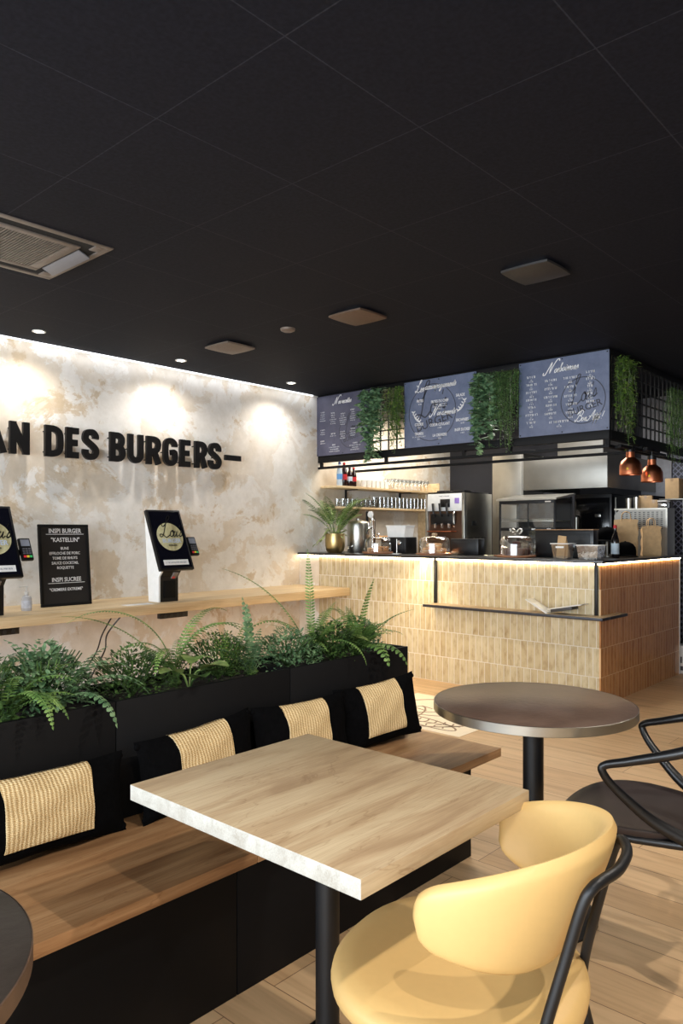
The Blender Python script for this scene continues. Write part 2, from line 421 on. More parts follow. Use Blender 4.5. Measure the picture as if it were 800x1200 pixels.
def m_straw():
    m, nt, p = newmat('woven_straw')
    w = node(nt, 'ShaderNodeTexWave', Scale=26.0, Distortion=2.5, Detail=3.0); w.bands_direction = 'X'
    w2 = node(nt, 'ShaderNodeTexWave', Scale=70.0, Distortion=4.0, Detail=2.0); w2.bands_direction = 'Z'
    nt.links.new(coords(nt), w.inputs['Vector']); nt.links.new(coords(nt), w2.inputs['Vector'])
    h = mix(nt, .5, w.outputs['Color'], w2.outputs['Color'])
    nt.links.new(ramp(nt, h, [(.15, rgb(168, 134, 84)), (.5, rgb(214, 184, 132)), (.85, rgb(236, 212, 166))]), p.inputs['Base Color'])
    p.inputs['Roughness'].default_value = .75; bump(nt, p, h, .7, .004)
    return m
straw_m = m_straw()
black_fabric = simple('black_cotton', rgb(6, 6, 7), .95, 0, .3, 80, .2, spec=.05)
def m_leaf(name, c1, c2):
    m, nt, p = newmat(name)
    a = node(nt, 'ShaderNodeTexNoise', Scale=26.0, Detail=2.0); nt.links.new(coords(nt), a.inputs['Vector'])
    nt.links.new(ramp(nt, a.outputs['Fac'], [(.35, c1), (.65, c2)]), p.inputs['Base Color'])
    p.inputs['Roughness'].default_value = .5; p.inputs['Specular IOR Level'].default_value = .35
    return m
leaf_fern = m_leaf('fern_green', rgb(66, 98, 46), rgb(118, 146, 76))
leaf_blue = m_leaf('bluish_fern_green', rgb(66, 100, 66), rgb(122, 150, 108))
leaf_dark = m_leaf('deep_green_leaf', rgb(38, 62, 30), rgb(80, 106, 52))
leaf_pale = m_leaf('olive_green_leaf', rgb(96, 120, 62), rgb(140, 158, 92))
leaf_ivy = m_leaf('ivy_green_leaf', rgb(46, 84, 54), rgb(150, 184, 142))
leaf_lime = m_leaf('lime_green_leaf', rgb(70, 108, 40), rgb(128, 160, 70))
soil = simple('dark_potting_soil', rgb(36, 26, 22), .95, 0, .4, 60, .5)
# ------------------------------------------------------------------ the room
CZ = 2.83; WL = 5.66; XB = 8.45
b = B(); box(b, -3.2, 9.0, -3.2, WL + .2, -.1, 0); struct('floor', b, m_floor())
b = B(); box(b, -3.2, 9.0, -3.2, WL + .2, CZ, CZ + .1); struct('ceiling', b, m_ceiling())
b = B(); box(b, -3.2, XB, WL, WL + .2, 0, CZ); struct('wall_left', b, plaster)
wall_dark = simple('dark_grey_wall_paint', rgb(44, 45, 52), .7, 0, .05)
b = B(); box(b, XB, XB + .2, -3.2, WL + .2, 0, CZ); struct('wall_back', b, wall_dark)
wall_warm = simple('warm_white_wall_paint', rgb(190, 176, 158), .8, 0, .04)
b = B(); box(b, -3.2, XB, -3.2, -3.0, 0, CZ); struct('wall_right', b, wall_warm)
# street side wall with a wide window behind the camera
b = B(); box(b, -3.2, -3.0, -3.0, WL, 0, .3); box(b, -3.2, -3.0, -3.0, WL, 2.6, CZ); box(b, -3.2, -3.0, -3.0, -2.4, .3, 2.6); box(b, -3.2, -3.0, 5.0, WL, .3, 2.6)
struct('wall_front', b, wall_warm)
b = B()
for y in (-2.4, .04, 2.5, 4.94): box(b, -3.14, -3.06, y, y + .06, .3, 2.6)
box(b, -3.14, -3.06, -2.4, 5.0, .3, .36); box(b, -3.14, -3.06, -2.4, 5.0, 2.54, 2.6)
struct('window_1', b, black_metal)
# thin light bead where plaster meets the ceiling
b = B(); box(b, -3.0, 5.8, WL - .012, WL, CZ - .012, CZ); struct('trim_1', b, simple('lit_cove_strip', rgb(240, 240, 240), .5, emit=((.92, .96, 1, 1), 1.6)))
# diamond plate panelling on the back wall, right part
def m_diamond():
    m, nt, p = newmat('diamond_mesh_panel')
    tc = nt.nodes.new('ShaderNodeTexCoord'); sp = nt.nodes.new('ShaderNodeSeparateXYZ'); cb = nt.nodes.new('ShaderNodeCombineXYZ')
    nt.links.new(tc.outputs['Object'], sp.inputs[0]); nt.links.new(sp.outputs['Y'], cb.inputs[0]); nt.links.new(sp.outputs['Z'], cb.inputs[1])
    mp = nt.nodes.new('ShaderNodeMapping'); mp.inputs['Rotation'].default_value = (0, 0, R(45)); nt.links.new(cb.outputs[0], mp.inputs['Vector'])
    ck = node(nt, 'ShaderNodeTexBrick', Scale=1.0); ck.offset = 0; ck.squash = 1
    ck.inputs['Brick Width'].default_value = .045; ck.inputs['Row Height'].default_value = .045; ck.inputs['Mortar Size'].default_value = .007; ck.inputs['Mortar Smooth'].default_value = .3
    ck.inputs['Color1'].default_value = rgb(24, 24, 32); ck.inputs['Color2'].default_value = rgb(36, 36, 46); ck.inputs['Mortar'].default_value = rgb(112, 114, 132)
    nt.links.new(mp.outputs[0], ck.inputs['Vector']); nt.links.new(ck.outputs['Color'], p.inputs['Base Color']); p.inputs['Roughness'].default_value = .4
    bump(nt, p, ck.outputs['Fac'], .5, .004); return m
b = B(); box(b, XB - .03, XB, -3.0, 2.765, 0, CZ); struct('trim_2', b, m_diamond())
b = B(); box(b, XB - .035, XB, 2.775, 3.1, 0, CZ); struct('trim_3', b, simple('light_grey_column_paint', rgb(150, 150, 156), .6))

# ------------------------------------------------------------------ ceiling fittings
lamp_emit = simple('lit_led_lamp', rgb(255, 244, 225), .4, 0, .02, emit=((1, .9, .76, 1), 30))
def downlight():
    t = thing('recessed_downlight', 'x', 'ceiling light', (0, 0, 0), 0, 'recessed downlights washing the plaster wall')
    b = B(); lathe(b, [(.048, -.006), (.048, 0), (.034, 0), (.034, -.004)], seg=28, capb=False, capt=False)
    lathe(b, [(.048, -.006), (.034, -.006)], seg=28, capb=False, capt=False); obj('trim_ring', b, white_plastic, t)
    b = B(); lathe(b, [(.0, -.003), (.033, -.003), (.033, -.001), (0, -.001)], seg=28, capb=False, capt=False); obj('lamp_lens', b, lamp_emit, t)
    return t
dl = downlight()
dlabels = ['glowing recessed downlight above the left plaster wall, nearest the air conditioner', 'glowing recessed downlight above the letters BURGERS, middle one of the wall row',
           'glowing recessed downlight nearest the menu boards, farthest along the wall row']
for i, (x, l) in enumerate(zip((2.59, 3.85, 5.17), dlabels)):
    o = dl if i == 0 else dup(dl)
    o.location = (x, 5.34, CZ); o['label'] = l
# air conditioning cassette
t = thing('ceiling_air_conditioner', 'square ceiling air conditioner cassette with louvred grille, flush in black ceiling', 'air conditioner', (1.74, 3.83, CZ))
ac_m = simple('dusty_beige_metal', rgb(112, 104, 98), .5, .2, .1, 30); ac_slat = simple('grey_louvre_metal', rgb(120, 114, 108), .35, .6, .1)
ac_dark = simple('dark_air_slot', rgb(8, 8, 9), .9)
x0, x1, y0, y1 = 1.39, 2.09, 3.48, 4.18
b = B()
for a in ((x0, x1, y0, y0 + .035), (x0, x1, y1 - .035, y1), (x0, x0 + .035, y0 + .035, y1 - .035), (x1 - .035, x1, y0 + .035, y1 - .035)):
    box(b, a[0], a[1], a[2], a[3], CZ - .007, CZ, .002)
obj('frame', b, ac_m, t)
b = B(); box(b, x0 + .035, x1 - .035, y0 + .035, y1 - .035, CZ - .0012, CZ); obj('air_slot', b, ac_dark, t)
b = B(); gx0, gx1, gy0, gy1 = x0 + .13, x1 - .13, y0 + .1, y1 - .1
for a in ((gx0, gx1, gy0, gy0 + .04), (gx0, gx1, gy1 - .04, gy1), (gx0, gx0 + .05, gy0 + .04, gy1 - .04), (gx1 - .05, gx1, gy0 + .04, gy1 - .04)):
    box(b, a[0], a[1], a[2], a[3], CZ - .010, CZ - .0014, .002)
obj('grille_frame', b, ac_m, t)
b = B(); k = gx0 + .055
while k < gx1 - .055:
    box(b, k, k + .008, gy0 + .04, gy1 - .04, CZ - .009, CZ - .002); k += .0155
for q in range(1, 6): box(b, gx0 + .05, gx1 - .05, gy0 + .04 + q * .07, gy0 + .044 + q * .07, CZ - .0075, CZ - .002)
obj('grille', b, ac_slat, t)
flap_m = simple('light_grey_flap', rgb(104, 104, 108), .5, .0, .05)
for s in (0, 1):
    b = B(); M = Matrix.Translation((x1 - .085 if s else x0 + .085, 3.83, CZ - .017)) @ Matrix.Rotation(R(22 if s else -22), 4, 'Y')
    box(b, -.036, .036, -.2, .2, -.004, .004, .003, M); obj('flap', b, flap_m, t)
for sx in (x0 + .035, x1 - .085):
    for sy in (y0 + .035, y1 - .105):
        b = B(); box(b, sx, sx + .05, sy, sy + .07, CZ - .008, CZ - .0014, .002); obj('corner_plate', b, ac_m, t)
# square ceiling diffusers and smoke detector
def diffuser(m):
    t = thing('square_ceiling_speaker', 'x', 'ceiling speaker', (0, 0, 0), 0, 'square speaker plates on the ceiling')
    bm = B(); n = 10; s = .14; vs = []; fs = []
    for j in range(n + 1):
        for i in range(n + 1):
            u = i / n * 2 - 1; v = j / n * 2 - 1
            r = 1 + .06 * (1 - abs(u) ** 2) * abs(v) + .06 * (1 - abs(v) ** 2) * abs(u)
            vs.append((u * s * r, v * s * r, -.028 - .018 * (1 - u * u) * (1 - v * v)))
    for j in range(n):
        for i in range(n): a = j * (n + 1) + i; fs.append((a, a + n + 1, a + n + 2, a + 1))
    k = len(vs); vs += [(x, y, z + .012) for x, y, z in vs]
    fs += [tuple(reversed([q + k for q in f])) for f in fs[:n * n]]
    for i in range(n):
        fs += [(i, i + 1, k + i + 1, k + i), (n * (n + 1) + i, k + n * (n + 1) + i, k + n * (n + 1) + i + 1, n * (n + 1) + i + 1),
               (i * (n + 1), k + i * (n + 1), k + (i + 1) * (n + 1), (i + 1) * (n + 1)), (i * (n + 1) + n, (i + 1) * (n + 1) + n, k + (i + 1) * (n + 1) + n, k + i * (n + 1) + n)]
    add_raw(bm, vs, fs); obj('front_plate', bm, m, t)
    bm = B(); box(bm, -.115, .115, -.115, .115, -.027, 0, .004); obj('back_box', bm, chrome, t)
    return t
spk_m = simple('taupe_speaker_fabric', rgb(112, 100, 90), .55, .2, .1, 60)
spk_b = simple('charcoal_speaker_fabric', rgb(52, 50, 50), .5, .2, .1, 60)
o = diffuser(spk_m); o.location = (3.8, 4.62, CZ); o['label'] = 'taupe square ceiling speaker nearest the plaster wall, beside the middle downlight'
o2 = dup(o, (3.83, 3.31, CZ), label='brown square ceiling speaker in the middle, right of the smoke detector')
for c_ in o2.children:
    if c_.name.startswith('front_plate'):
        c_.data = c_.data.copy(); c_.data.materials[0] = simple('brown_speaker_fabric', rgb(92, 74, 62), .55, .2, .1, 60)
o3 = diffuser(spk_b); o3.location = (3.84, 2.0, CZ); o3['label'] = 'black square ceiling speaker high above the round table, rightmost on the ceiling'
b = B(); lathe(b, [(.0, -.022), (.035, -.022), (.052, -.014), (.055, 0)], (3.77, 3.93, CZ), 24, capb=False)
solo('smoke_detector', b, spk_m, 'small round detector disc on the ceiling between two square speakers', 'smoke detector')

# ------------------------------------------------------------------ wall lettering
SW = .05
LET = {  # strokes in a 0.15 x 0.245 cell, centre lines
 'A': [[(.02, .0), (.075, .235), (.13, .0)], [(.045, .075), (.105, .075)]],
 'N': [[(.026, .0), (.026, .245)], [(.03, .22), (.12, .025)], [(.124, .0), (.124, .245)]],
 'D': [[(.026, .0), (.026, .245)], [(.036, .219), (.07, .219), (.105, .205), (.124, .17), (.124, .075), (.105, .04), (.07, .026), (.036, .026)]],
 'E': [[(.026, .0), (.026, .245)], [(.036, .219), (.128, .219)], [(.036, .124), (.115, .124)], [(.036, .026), (.128, .026)]],
 'S': [[(.122, .17), (.122, .195), (.1, .219), (.075, .222), (.04, .216), (.026, .19), (.028, .16), (.06, .135), (.095, .112), (.123, .085), (.124, .055), (.105, .03), (.075, .023), (.045, .028), (.026, .052), (.025, .08)]],
 'B': [[(.026, .0), (.026, .245)], [(.036, .219), (.08, .219), (.108, .205), (.116, .18), (.108, .15), (.085, .13), (.036, .128)], [(.08, .128), (.11, .112), (.124, .08), (.115, .045), (.085, .026), (.036, .026)]],
 'U': [[(.026, .245), (.026, .08), (.036, .045), (.06, .026), (.09, .026), (.114, .045), (.124, .08), (.124, .245)]],
 'R': [[(.026, .0), (.026, .245)], [(.036, .219), (.08, .219), (.11, .205), (.122, .175), (.112, .138), (.085, .118), (.036, .115)], [(.08, .12), (.126, .004)]],
 'G': [[(.122, .17), (.12, .195), (.1, .216), (.075, .222), (.045, .216), (.026, .18), (.026, .07), (.04, .035), (.07, .023), (.1, .03), (.122, .06), (.122, .118), (.078, .118)]],
 '-': [[(.0, .12), (.19, .12)]],
}
SMOOTHL = 'S'
def letter(ch, x, w=.15):
    M = frame_m((x, WL - .03 - .03, 1.938), (1, 0, 0), (0, 0, 1)); bm = B()
    kx = w / .15
    for i, st in enumerate(LET[ch]):
        pts = [(p[0] * kx, p[1]) for p in st]
        curved = len(pts) > 3
        ribbon(bm, pts, SW, .03 - i * .0006, M, sub=4 if curved else 0)
        for p in (pts if len(pts) in (2, 3) else []):
            pass
        if ch == 'A' and i == 0:
            lathe(bm, [(.027, 0), (.027, .0306)], (pts[1][0], pts[1][1] - .012, 0), 16, M)
    return bm
names = [('A', 2.295), ('N', 2.478), ('D', 2.752), ('E', 2.930), ('S', 3.070), ('B', 3.312), ('U', 3.482), ('R', 3.664), ('G', 3.836), ('E', 4.014), ('R', 4.176), ('S', 4.337), ('-', 4.53)]
LW = [.16, .155, .15, .122, .138, .145, .15, .148, .148, .13, .14, .142, .15]
lab = {0: 'black raised letter A cut by the left photo edge on the plaster wall', 1: 'black raised letter N on the plaster wall left of the word DES', 2: 'black raised letter D beginning the word DES on the wall',
       3: 'black raised letter E in the word DES, between D and S', 4: 'black raised letter S ending the word DES', 5: 'black raised letter B beginning the word BURGERS', 6: 'black raised letter U between B and R in BURGERS',
       7: 'black raised letter R between U and G in BURGERS', 8: 'black raised letter G in the middle of BURGERS', 9: 'black raised letter E between G and R in BURGERS', 10: 'black raised letter R between E and the last S of BURGERS',
       11: 'black raised letter S ending the word BURGERS', 12: 'long black raised dash after the word BURGERS on the wall'}
for i, (ch, x) in enumerate(names):
    bm = letter(ch, x, LW[i])
    for q in ((.0,), ):   # spacers that hold the letter off the wall
        M = frame_m((x, WL - .03, 1.938), (1, 0, 0), (0, 0, 1))
        cx, cy = LET[ch][0][0][0] + .0, LET[ch][0][0][1]
        if ch == '-': lathe(bm, [(.005, -.03), (.005, .0)], (.05, .12, 0), 8, M); lathe(bm, [(.005, -.03), (.005, .0)], (.14, .12, 0), 8, M)
        elif ch in 'S': lathe(bm, [(.005, -.03), (.005, .0)], (.09, .112, 0), 8, M)
        elif ch == 'G' or ch == 'U': lathe(bm, [(.005, -.03), (.005, .0)], (.026, .12, 0), 8, M)
        elif ch == 'A': lathe(bm, [(.005, -.03), (.005, .0)], (.075, .2, 0), 8, M)
        else: lathe(bm, [(.005, -.03), (.005, .0)], (.026, .2, 0), 8, M); lathe(bm, [(.005, -.03), (.005, .0)], (.026, .04, 0), 8, M)
    kind = 'dash_sign' if ch == '-' else 'letter_sign'
    solo(kind, bm, black_metal, lab[i], 'sign letter', 'raised black wall letters', smooth=30)

# ------------------------------------------------------------------ wall shelf with kiosks
SZ = .79
b = B(); box(b, -1.5, 5.6, 4.94, WL, SZ - .075, SZ, .003)
solo('wall_counter_shelf', b, oak_shelf, 'long light oak counter shelf fixed along the plaster wall', 'shelf')
def round_logo(bm_parent, M, r, face_m, ring=True): pass
def kiosk(x, label):
    """x: left edge of the screen"""
    t = thing('ordering_kiosk', label, 'kiosk', (x + .1, 5.1, SZ), 0, 'self ordering kiosks on the wall shelf')
    # pedestal in side view (Y, Z), extruded along X
    b = B(); prof = [(5.06, 0), (5.06, .2), (5.0, .27), (5.02, .30), (5.19, .70), (5.26, .70), (5.20, .0)]
    M = Matrix(((0, 0, 1, x + .045), (1, 0, 0, 0), (0, 1, 0, SZ), (0, 0, 0, 1)))
    prism(b, prof, .015, M); obj('side_cover', b, white_plastic, t, 20)
    M2 = M.copy(); M2[0][3] = x + .06
    b = B(); prism(b, prof, .17, M2); obj('pedestal', b, black_plastic, t, 20)
    b = B(); box(b, x + .09, x + .2, 5.052, 5.06, SZ + .03, SZ + .17, .002); obj('front_door', b, black_board, t)
    # screen
    lo = Vector((x, 4.965, 1.05)); up = Vector((0, .21, .48)).normalized(); Mx = frame_m(lo, (1, 0, 0), up)
    b = B(); box(b, 0, .325, 0, .525, -.035, 0, .006, Mx); sc_o = obj('screen', b, black_plastic, t)
    b = B(); box(b, .018, .307, .02, .507, 0, .0015, 0, Mx); obj('display', b, screen_m, sc_o)
    b = B(); lathe(b, [(.122, .0015), (.122, .003)], (.165, .285, 0), 48, Mx)
    wd = wood('pale_logo_wood', rgb(206, 202, 160), rgb(186, 180, 138), rgb(150, 142, 104), (9, 1.5, 1.5), .5, 2.0, knots=False) if 'pale_logo_wood' not in bpy.data.materials else bpy.data.materials['pale_logo_wood']
    obj('logo_disc', b, wd, sc_o)
    b = B(); cursive(b, "Lo", .056, Mx @ Matrix.Translation((0, 0, .0032)), .08, .285, .008); cursive(b, "u's", .05, Mx @ Matrix.Translation((0, 0, .0032)), .195, .285, .007)
    text(b, 'BURGER', .018, Mx @ Matrix.Translation((0, 0, .0045)), .17, .203, sx=1.2); obj('logo_lettering', b, black_plastic, sc_o, 0)
    b = B(); text(b, 'BURGER', .05, Mx @ Matrix.Translation((0, 0, .0035)), .17, .232, sx=.95); obj('logo_name', b, simple('pale_blue_lettering', rgb(190, 204, 226), .5), sc_o, 0)
    b = B(); box(b, .045, .28, .04, .085, .0015, .003, 0, Mx); obj('instruction_banner', b, white_plastic, sc_o)
    b = B(); scribble(b, Mx @ Matrix.Translation((0, 0, .003)), .163, .055, .19, .011, seed=4); obj('banner_writing', b, simple('grey_print', rgb(120, 128, 140), .6), sc_o, 0)
    # reader on the pedestal front
    b = B(); Mr = frame_m((x + .155, 5.018, SZ + .2), (1, 0, 0), (0, -.06, .07)); box(b, -.025, .025, -.01, .055, 0, .012, .004, Mr); obj('code_reader', b, simple('grey_reader', rgb(110, 104, 100), .4), t)
    b = B(); box(b, -.02, .004, -.004, .014, .012, .014, 0, Mr); obj('reader_button', b, simple('red_button', rgb(210, 50, 50), .4), t)
    # payment terminal to the right
    Mt = frame_m((x + .345, 5.03, 1.16), (1, 0, 0), Vector((0, .45, .9)))
    b = B(); box(b, 0, .085, 0, .17, -.03, 0, .01, Mt); box(b, -.06, .03, .05, .09, -.04, -.02, .004, Mt); term = obj('payment_terminal', b, black_plastic, t)
    b = B(); box(b, .012, .073, .105, .155, 0, .001, 0, Mt); obj('terminal_display', b, simple('grey_lcd', rgb(132, 136, 148), .3), term)
    km = simple('grey_key', rgb(90, 90, 96), .4) if 'grey_key' not in bpy.data.materials else bpy.data.materials['grey_key']
    b = B()
    for r_ in range(3):
        for c_ in range(3): box(b, .014 + c_ * .021, .03 + c_ * .021, .045 + r_ * .017, .056 + r_ * .017, 0, .002, 0, Mt)
    obj('keypad', b, km, term)
    for c_, cc in enumerate((rgb(220, 50, 60), rgb(225, 200, 60), rgb(70, 190, 110))):
        nm = ('red_key', 'yellow_key', 'green_key')[c_]
        b = B(); box(b, .014 + c_ * .021, .031 + c_ * .021, .018, .034, 0, .003, 0, Mt)
        obj(nm, b, bpy.data.materials.get(nm) or simple(nm, cc, .4), term)
    return t
k1 = kiosk(3.39, 'tall black ordering kiosk with tilted screen, right of the black chalkboard')
k2 = dup(k1, (3.49 - 1.41, 5.1, SZ), label='tall black ordering kiosk cut by the left photo edge, left of the sanitizer bottle')
# under-shelf sockets
for x, l in ((3.5, 'black power strip mounted under the wall shelf below the right kiosk'), (2.08, 'black power strip mounted under the wall shelf at the left photo edge')):
    t = thing('power_strip', l, 'power strip', (x, 5.16, SZ - .075), 0, 'power strips under the wall shelf')
    b = B(); box(b, x, x + .27, 5.13, 5.18, SZ - .145, SZ - .075, .005); obj('housing', b, black_plastic, t)
    for q in range(4):
        b = B(); M = Matrix.Translation((x + .045 + q * .06, 5.1295, SZ - .123)) @ Matrix.Rotation(R(90), 4, 'X'); lathe(b, [(.015, 0), (.015, .002), (.011, .002), (.011, .0005)], seg=14, M=M); obj('socket', b, simple('socket_black', rgb(38, 38, 40), .5) if 'socket_black' not in bpy.data.materials else bpy.data.materials['socket_black'], t)
b = B(); tube(b, [(2.1, 5.2, .7), (2.12, 5.25, .62), (2.25, 5.45, .5), (2.45, 5.6, .35), (2.6, 5.63, .1), (2.62, 5.6, .006)], .004, 6, 6)
solo('white_cable', b, white_plastic, 'thin white cable hanging from the left power strip down the wall', 'cable')
for i, (dx, l) in enumerate(((0, 'left of two black cables dangling below the wall shelf between the fern fronds'), (.09, 'right of two black cables dangling below the wall shelf between the fern fronds'))):
    b = B(); tube(b, [(3.12 + dx, 5.2, .715), (3.08 + dx * .5, 5.3, .55), (3.10 + dx * .8, 5.42, .4), (3.05 + dx, 5.55, .2), (3.0 + dx, 5.6, .006)], .006, 6, 6)
    solo('black_cable', b, black_plastic, l, 'cable', 'cables below the wall shelf')
b = B(); M = Matrix.Translation((3.24, 5.03, SZ + .0005)) @ Matrix.Rotation(R(-3), 4, 'Z')
box(b, -.13, .1, -.05, .05, 0, .0015, M=M); solo('paper_sheet', b, white_plastic, 'white paper sheet lying on the oak shelf left of the kiosk', 'paper')
# chalkboard leaning on the wall
t = thing('menu_chalkboard', 'black framed chalkboard reading INSPI BURGER KASTELLIN leaning on the plaster wall', 'chalkboard', (2.78, 5.3, SZ))
Mb = frame_m((2.615, 5.35, SZ + .001), (1, 0, 0), Vector((0, .06, .62)))
bw, bh = .405, .62
b = B(); 
for a in ((0, bw, 0, .022), (0, bw, bh - .022, bh), (0, .022, .022, bh - .022), (bw - .022, bw, .022, bh - .022)): box(b, a[0], a[1], a[2], a[3], -.018, .004, .003, Mb)
obj('frame', b, black_frame, t)
b = B(); box(b, .02, bw - .02, .02, bh - .02, -.012, -.002, 0, Mb); obj('writing_surface', b, simple('chalkboard_black', rgb(24, 21, 21), .6), t)
b = B(); Mw = Mb @ Matrix.Translation((0, 0, -.0018)); cxx = bw / 2
text(b, 'INSPI BURGER', .048, Mw, cxx + .01, .555, sx=.88); box(b, .06, bw - .04, .543, .547, 0, .0008, M=Mw)
text(b, '"KASTELLIN"', .046, Mw, cxx + .01, .487, sx=.9)
for s, y in (('BUNS', .427), ('EFFILOCHE DE PORC', .39), ('TOME DE RHUYS', .353), ('SAUCE COCKTAIL', .316), ('ROQUETTE', .28)): text(b, s, .03, Mw, cxx, y, sx=.88)
text(b, 'INSPI SUCREE', .045, Mw, cxx + .005, .185, sx=.88); box(b, .06, bw - .05, .172, .176, 0, .0008, M=Mw)
text(b, '"CREMIERE EXTREME"', .031, Mw, cxx, .115, sx=.9)
obj('chalk_writing', b, white_paint, t, 0)
b = B(); prism(b, [(0, 0), (.09, 0), (.05, .4), (.03, .4)], .02, Matrix(((0, 0, 1, 2.80), (1, 0, 0, 5.374), (0, 1, 0, SZ), (0, 0, 0, 1)))); obj('easel_foot', b, black_frame, t, 20)
# sanitizer
t = thing('sanitizer_bottle', 'clear pump bottle of hand sanitizer on the shelf left of the chalkboard', 'bottle', (2.45, 5.24, SZ))
b = B(); lathe(b, [(.034, 0), (.036, .01), (.036, .085), (.03, .1), (.014, .108), (.014, .115)], (2.45, 5.24, SZ), 20); obj('bottle_body', b, simple('cloudy_clear_plastic', rgb(196, 196, 200), .2, 0, .05), t)
b = B(); lathe(b, [(.016, .115), (.016, .133), (.006, .135), (.006, .165), (.01, .166), (.01, .176), (0, .176)], (2.45, 5.24, SZ), 14); box(b, 2.395, 2.45, 5.234, 5.246, SZ + .167, SZ + .177, .003); obj('pump', b, white_plastic, t)
b = B(); lathe(b, [(.0368, .02), (.0368, .075)], (2.45, 5.24, SZ), 20, capb=False, capt=False); obj('label_sticker', b, simple('white_blue_label', rgb(206, 210, 222), .5, 0, .2, 30), t)

# ------------------------------------------------------------------ bench and planters
t = thing('bench', 'long built-in bench with brown oak seat and black panel base', 'bench', (1.0, 1.85, 0))
b = B(); box(b, -1.2, 1.415, 1.60, 2.095, .415, .45, .002); obj('seat_board', b, oak_bench, t)
b = B(); box(b, 1.418, 2.77, 1.60, 2.095, .415, .45, .002); obj('seat_board', b, oak_bench, t)
for xa, xb_ in ((-1.2, 0.2), (.204, 1.415), (1.418, 2.68)):
    b = B(); box(b, xa, xb_, 1.69, 1.71, 0, .415, .0015); obj('base_panel', b, black_board, t)
b = B(); box(b, 2.66, 2.68, 1.71, 2.09, 0, .415, .0015); obj('end_panel', b, black_board, t)
def planter():
    t = thing('planter_box', 'x', 'planter', (0, 2.1, 0), 0, 'black planter boxes behind the bench')
    L, D, H = .757, .30, .822
    b = B(); box(b, 0, L, 2.10, 2.118, 0, H, .0015); box(b, 0, L, 2.10 + D - .018, 2.10 + D, 0, H, .0015)
    box(b, 0, .018, 2.118, 2.1 + D - .018, 0, H, .0015); box(b, L - .018, L, 2.118, 2.1 + D - .018, 0, H, .0015); obj('box_body', b, black_board, t)
    b = B(); box(b, .018, L - .018, 2.118, 2.1 + D - .018, H - .08, H - .03); obj('soil', b, soil, t)
    return t
pl = planter()
for i, (x, l) in enumerate(((2.03, 'black planter box behind the bench at its far end by the counter'), (1.27, 'black planter box in the middle behind the bench, behind the table'),
                            (.51, 'black planter box behind the bench at the left photo edge'))):
    o = pl if i == 0 else dup(pl)
    o.location = (x, 2.1, 0); o['label'] = l
# cushions
def cushion(w=.5, h=.27, d=.13, seed=1, pw=.26):
    t = thing('lumbar_cushion', 'x', 'cushion', (0, 0, 0), 0, 'black cushions with straw centre along the bench'); rr = random.Random(seed)
    def surf(u, v, side, off=0.0):
        # pillow: thickness falls off to the seams, corners pulled out
        e = (1 - abs(u) ** 2.6) * (1 - abs(v) ** 2.4)
        px = u * w / 2 * (1 - .05 * (1 - v * v)); pz = v * h / 2 * (1 - .10 * (1 - abs(u) ** 3) * 0 - .12 * (1 - abs(u)) * 0)
        pz *= (1 - .1 * (1 - u * u)) if abs(v) > .6 else 1
        wr = .004 * math.sin(9 * u + seed) * math.sin(7 * v + seed * 2)
        return (px, side * (d / 2 * max(0, e) ** .55 + off) + wr, pz + h / 2)
    n, m_ = 28, 18
    def grid(u0, u1, side, off, vr=1.0, cut=0):
        lo = -.70 if cut else -1.0
        return [[surf(u0 + (u1 - u0) * i / n, (lo + (1 - lo) * j / m_) * vr, side, off) for i in range(n + 1)] for j in range(m_ + 1)]
    b = B(); vs = []; fs = []
    for side in (-1, 1):
        g = grid(-1, 1, side, 0); k = len(vs); vs += [p for row in g for p in row]
        for j in range(m_):
            for i in range(n):
                a = k + j * (n + 1) + i; f = (a, a + 1, a + n + 2, a + n + 1); fs.append(f if side < 0 else tuple(reversed(f)))
    add_raw(b, vs, fs); bmesh.ops.remove_doubles(b, verts=b.verts, dist=.0015); obj('cover', b, black_fabric, t, 0 or 60)
    b = B(); vs = []; fs = []; pu = pw / w
    g = [grid(-pu, pu, -1, .004, .99, 1), grid(-pu, pu, 1, .004, .99, 1)]
    for s_, gg in enumerate(g):
        k = len(vs); vs += [p for row in gg for p in row]
        for j in range(m_):
            for i in range(n):
                a = k + j * (n + 1) + i; f = (a, a + 1, a + n + 2, a + n + 1); fs.append(f if s_ == 0 else tuple(reversed(f)))
    N = (n + 1) * (m_ + 1)
    for j in range(m_):
        for i_ in (0, n):
            a = j * (n + 1) + i_; fs.append((a, a + n + 1, N + a + n + 1, N + a))
    for i in range(n):
        for j_ in (0, m_):
            a = j_ * (n + 1) + i; fs.append((a, a + 1, N + a + 1, N + a))
    add_raw(b, vs, fs); obj('straw_panel', b, straw_m, t, 60)
    for s in (-1, 1):
        for zz in (.93, .07): b = B(); ball(b, (s * w * .475, 0, h * zz), .009, sc_=(1.6, .8, 1.2)); obj('corner_tip', b, black_fabric, t)
    return t
cs = [(.99, 2.015, -14, 2, 'black cushion with straw centre at the left photo edge, nearest on the bench', .24, .52, .27), (1.545, 2.02, -13, 4, 'black cushion with straw centre behind the left corner of the square table', .26, .5, .235),
      (2.02, 2.02, -14, -3, 'black cushion with straw centre behind the far corner of the square table', .26, .48, .22), (2.47, 2.0, -16, -8, 'black cushion with straw centre at the far end of the bench', .27, .46, .22)]
for i, (x, y, tilt, yaw, l, h, w, pw) in enumerate(cs):
    o = cushion(w, h, .10, i + 1, pw); o.location = (x, y - .012, .456); o.rotation_euler = (R(tilt * .6), R((2, -2, 1, -3)[i]), R(yaw)); o['label'] = l

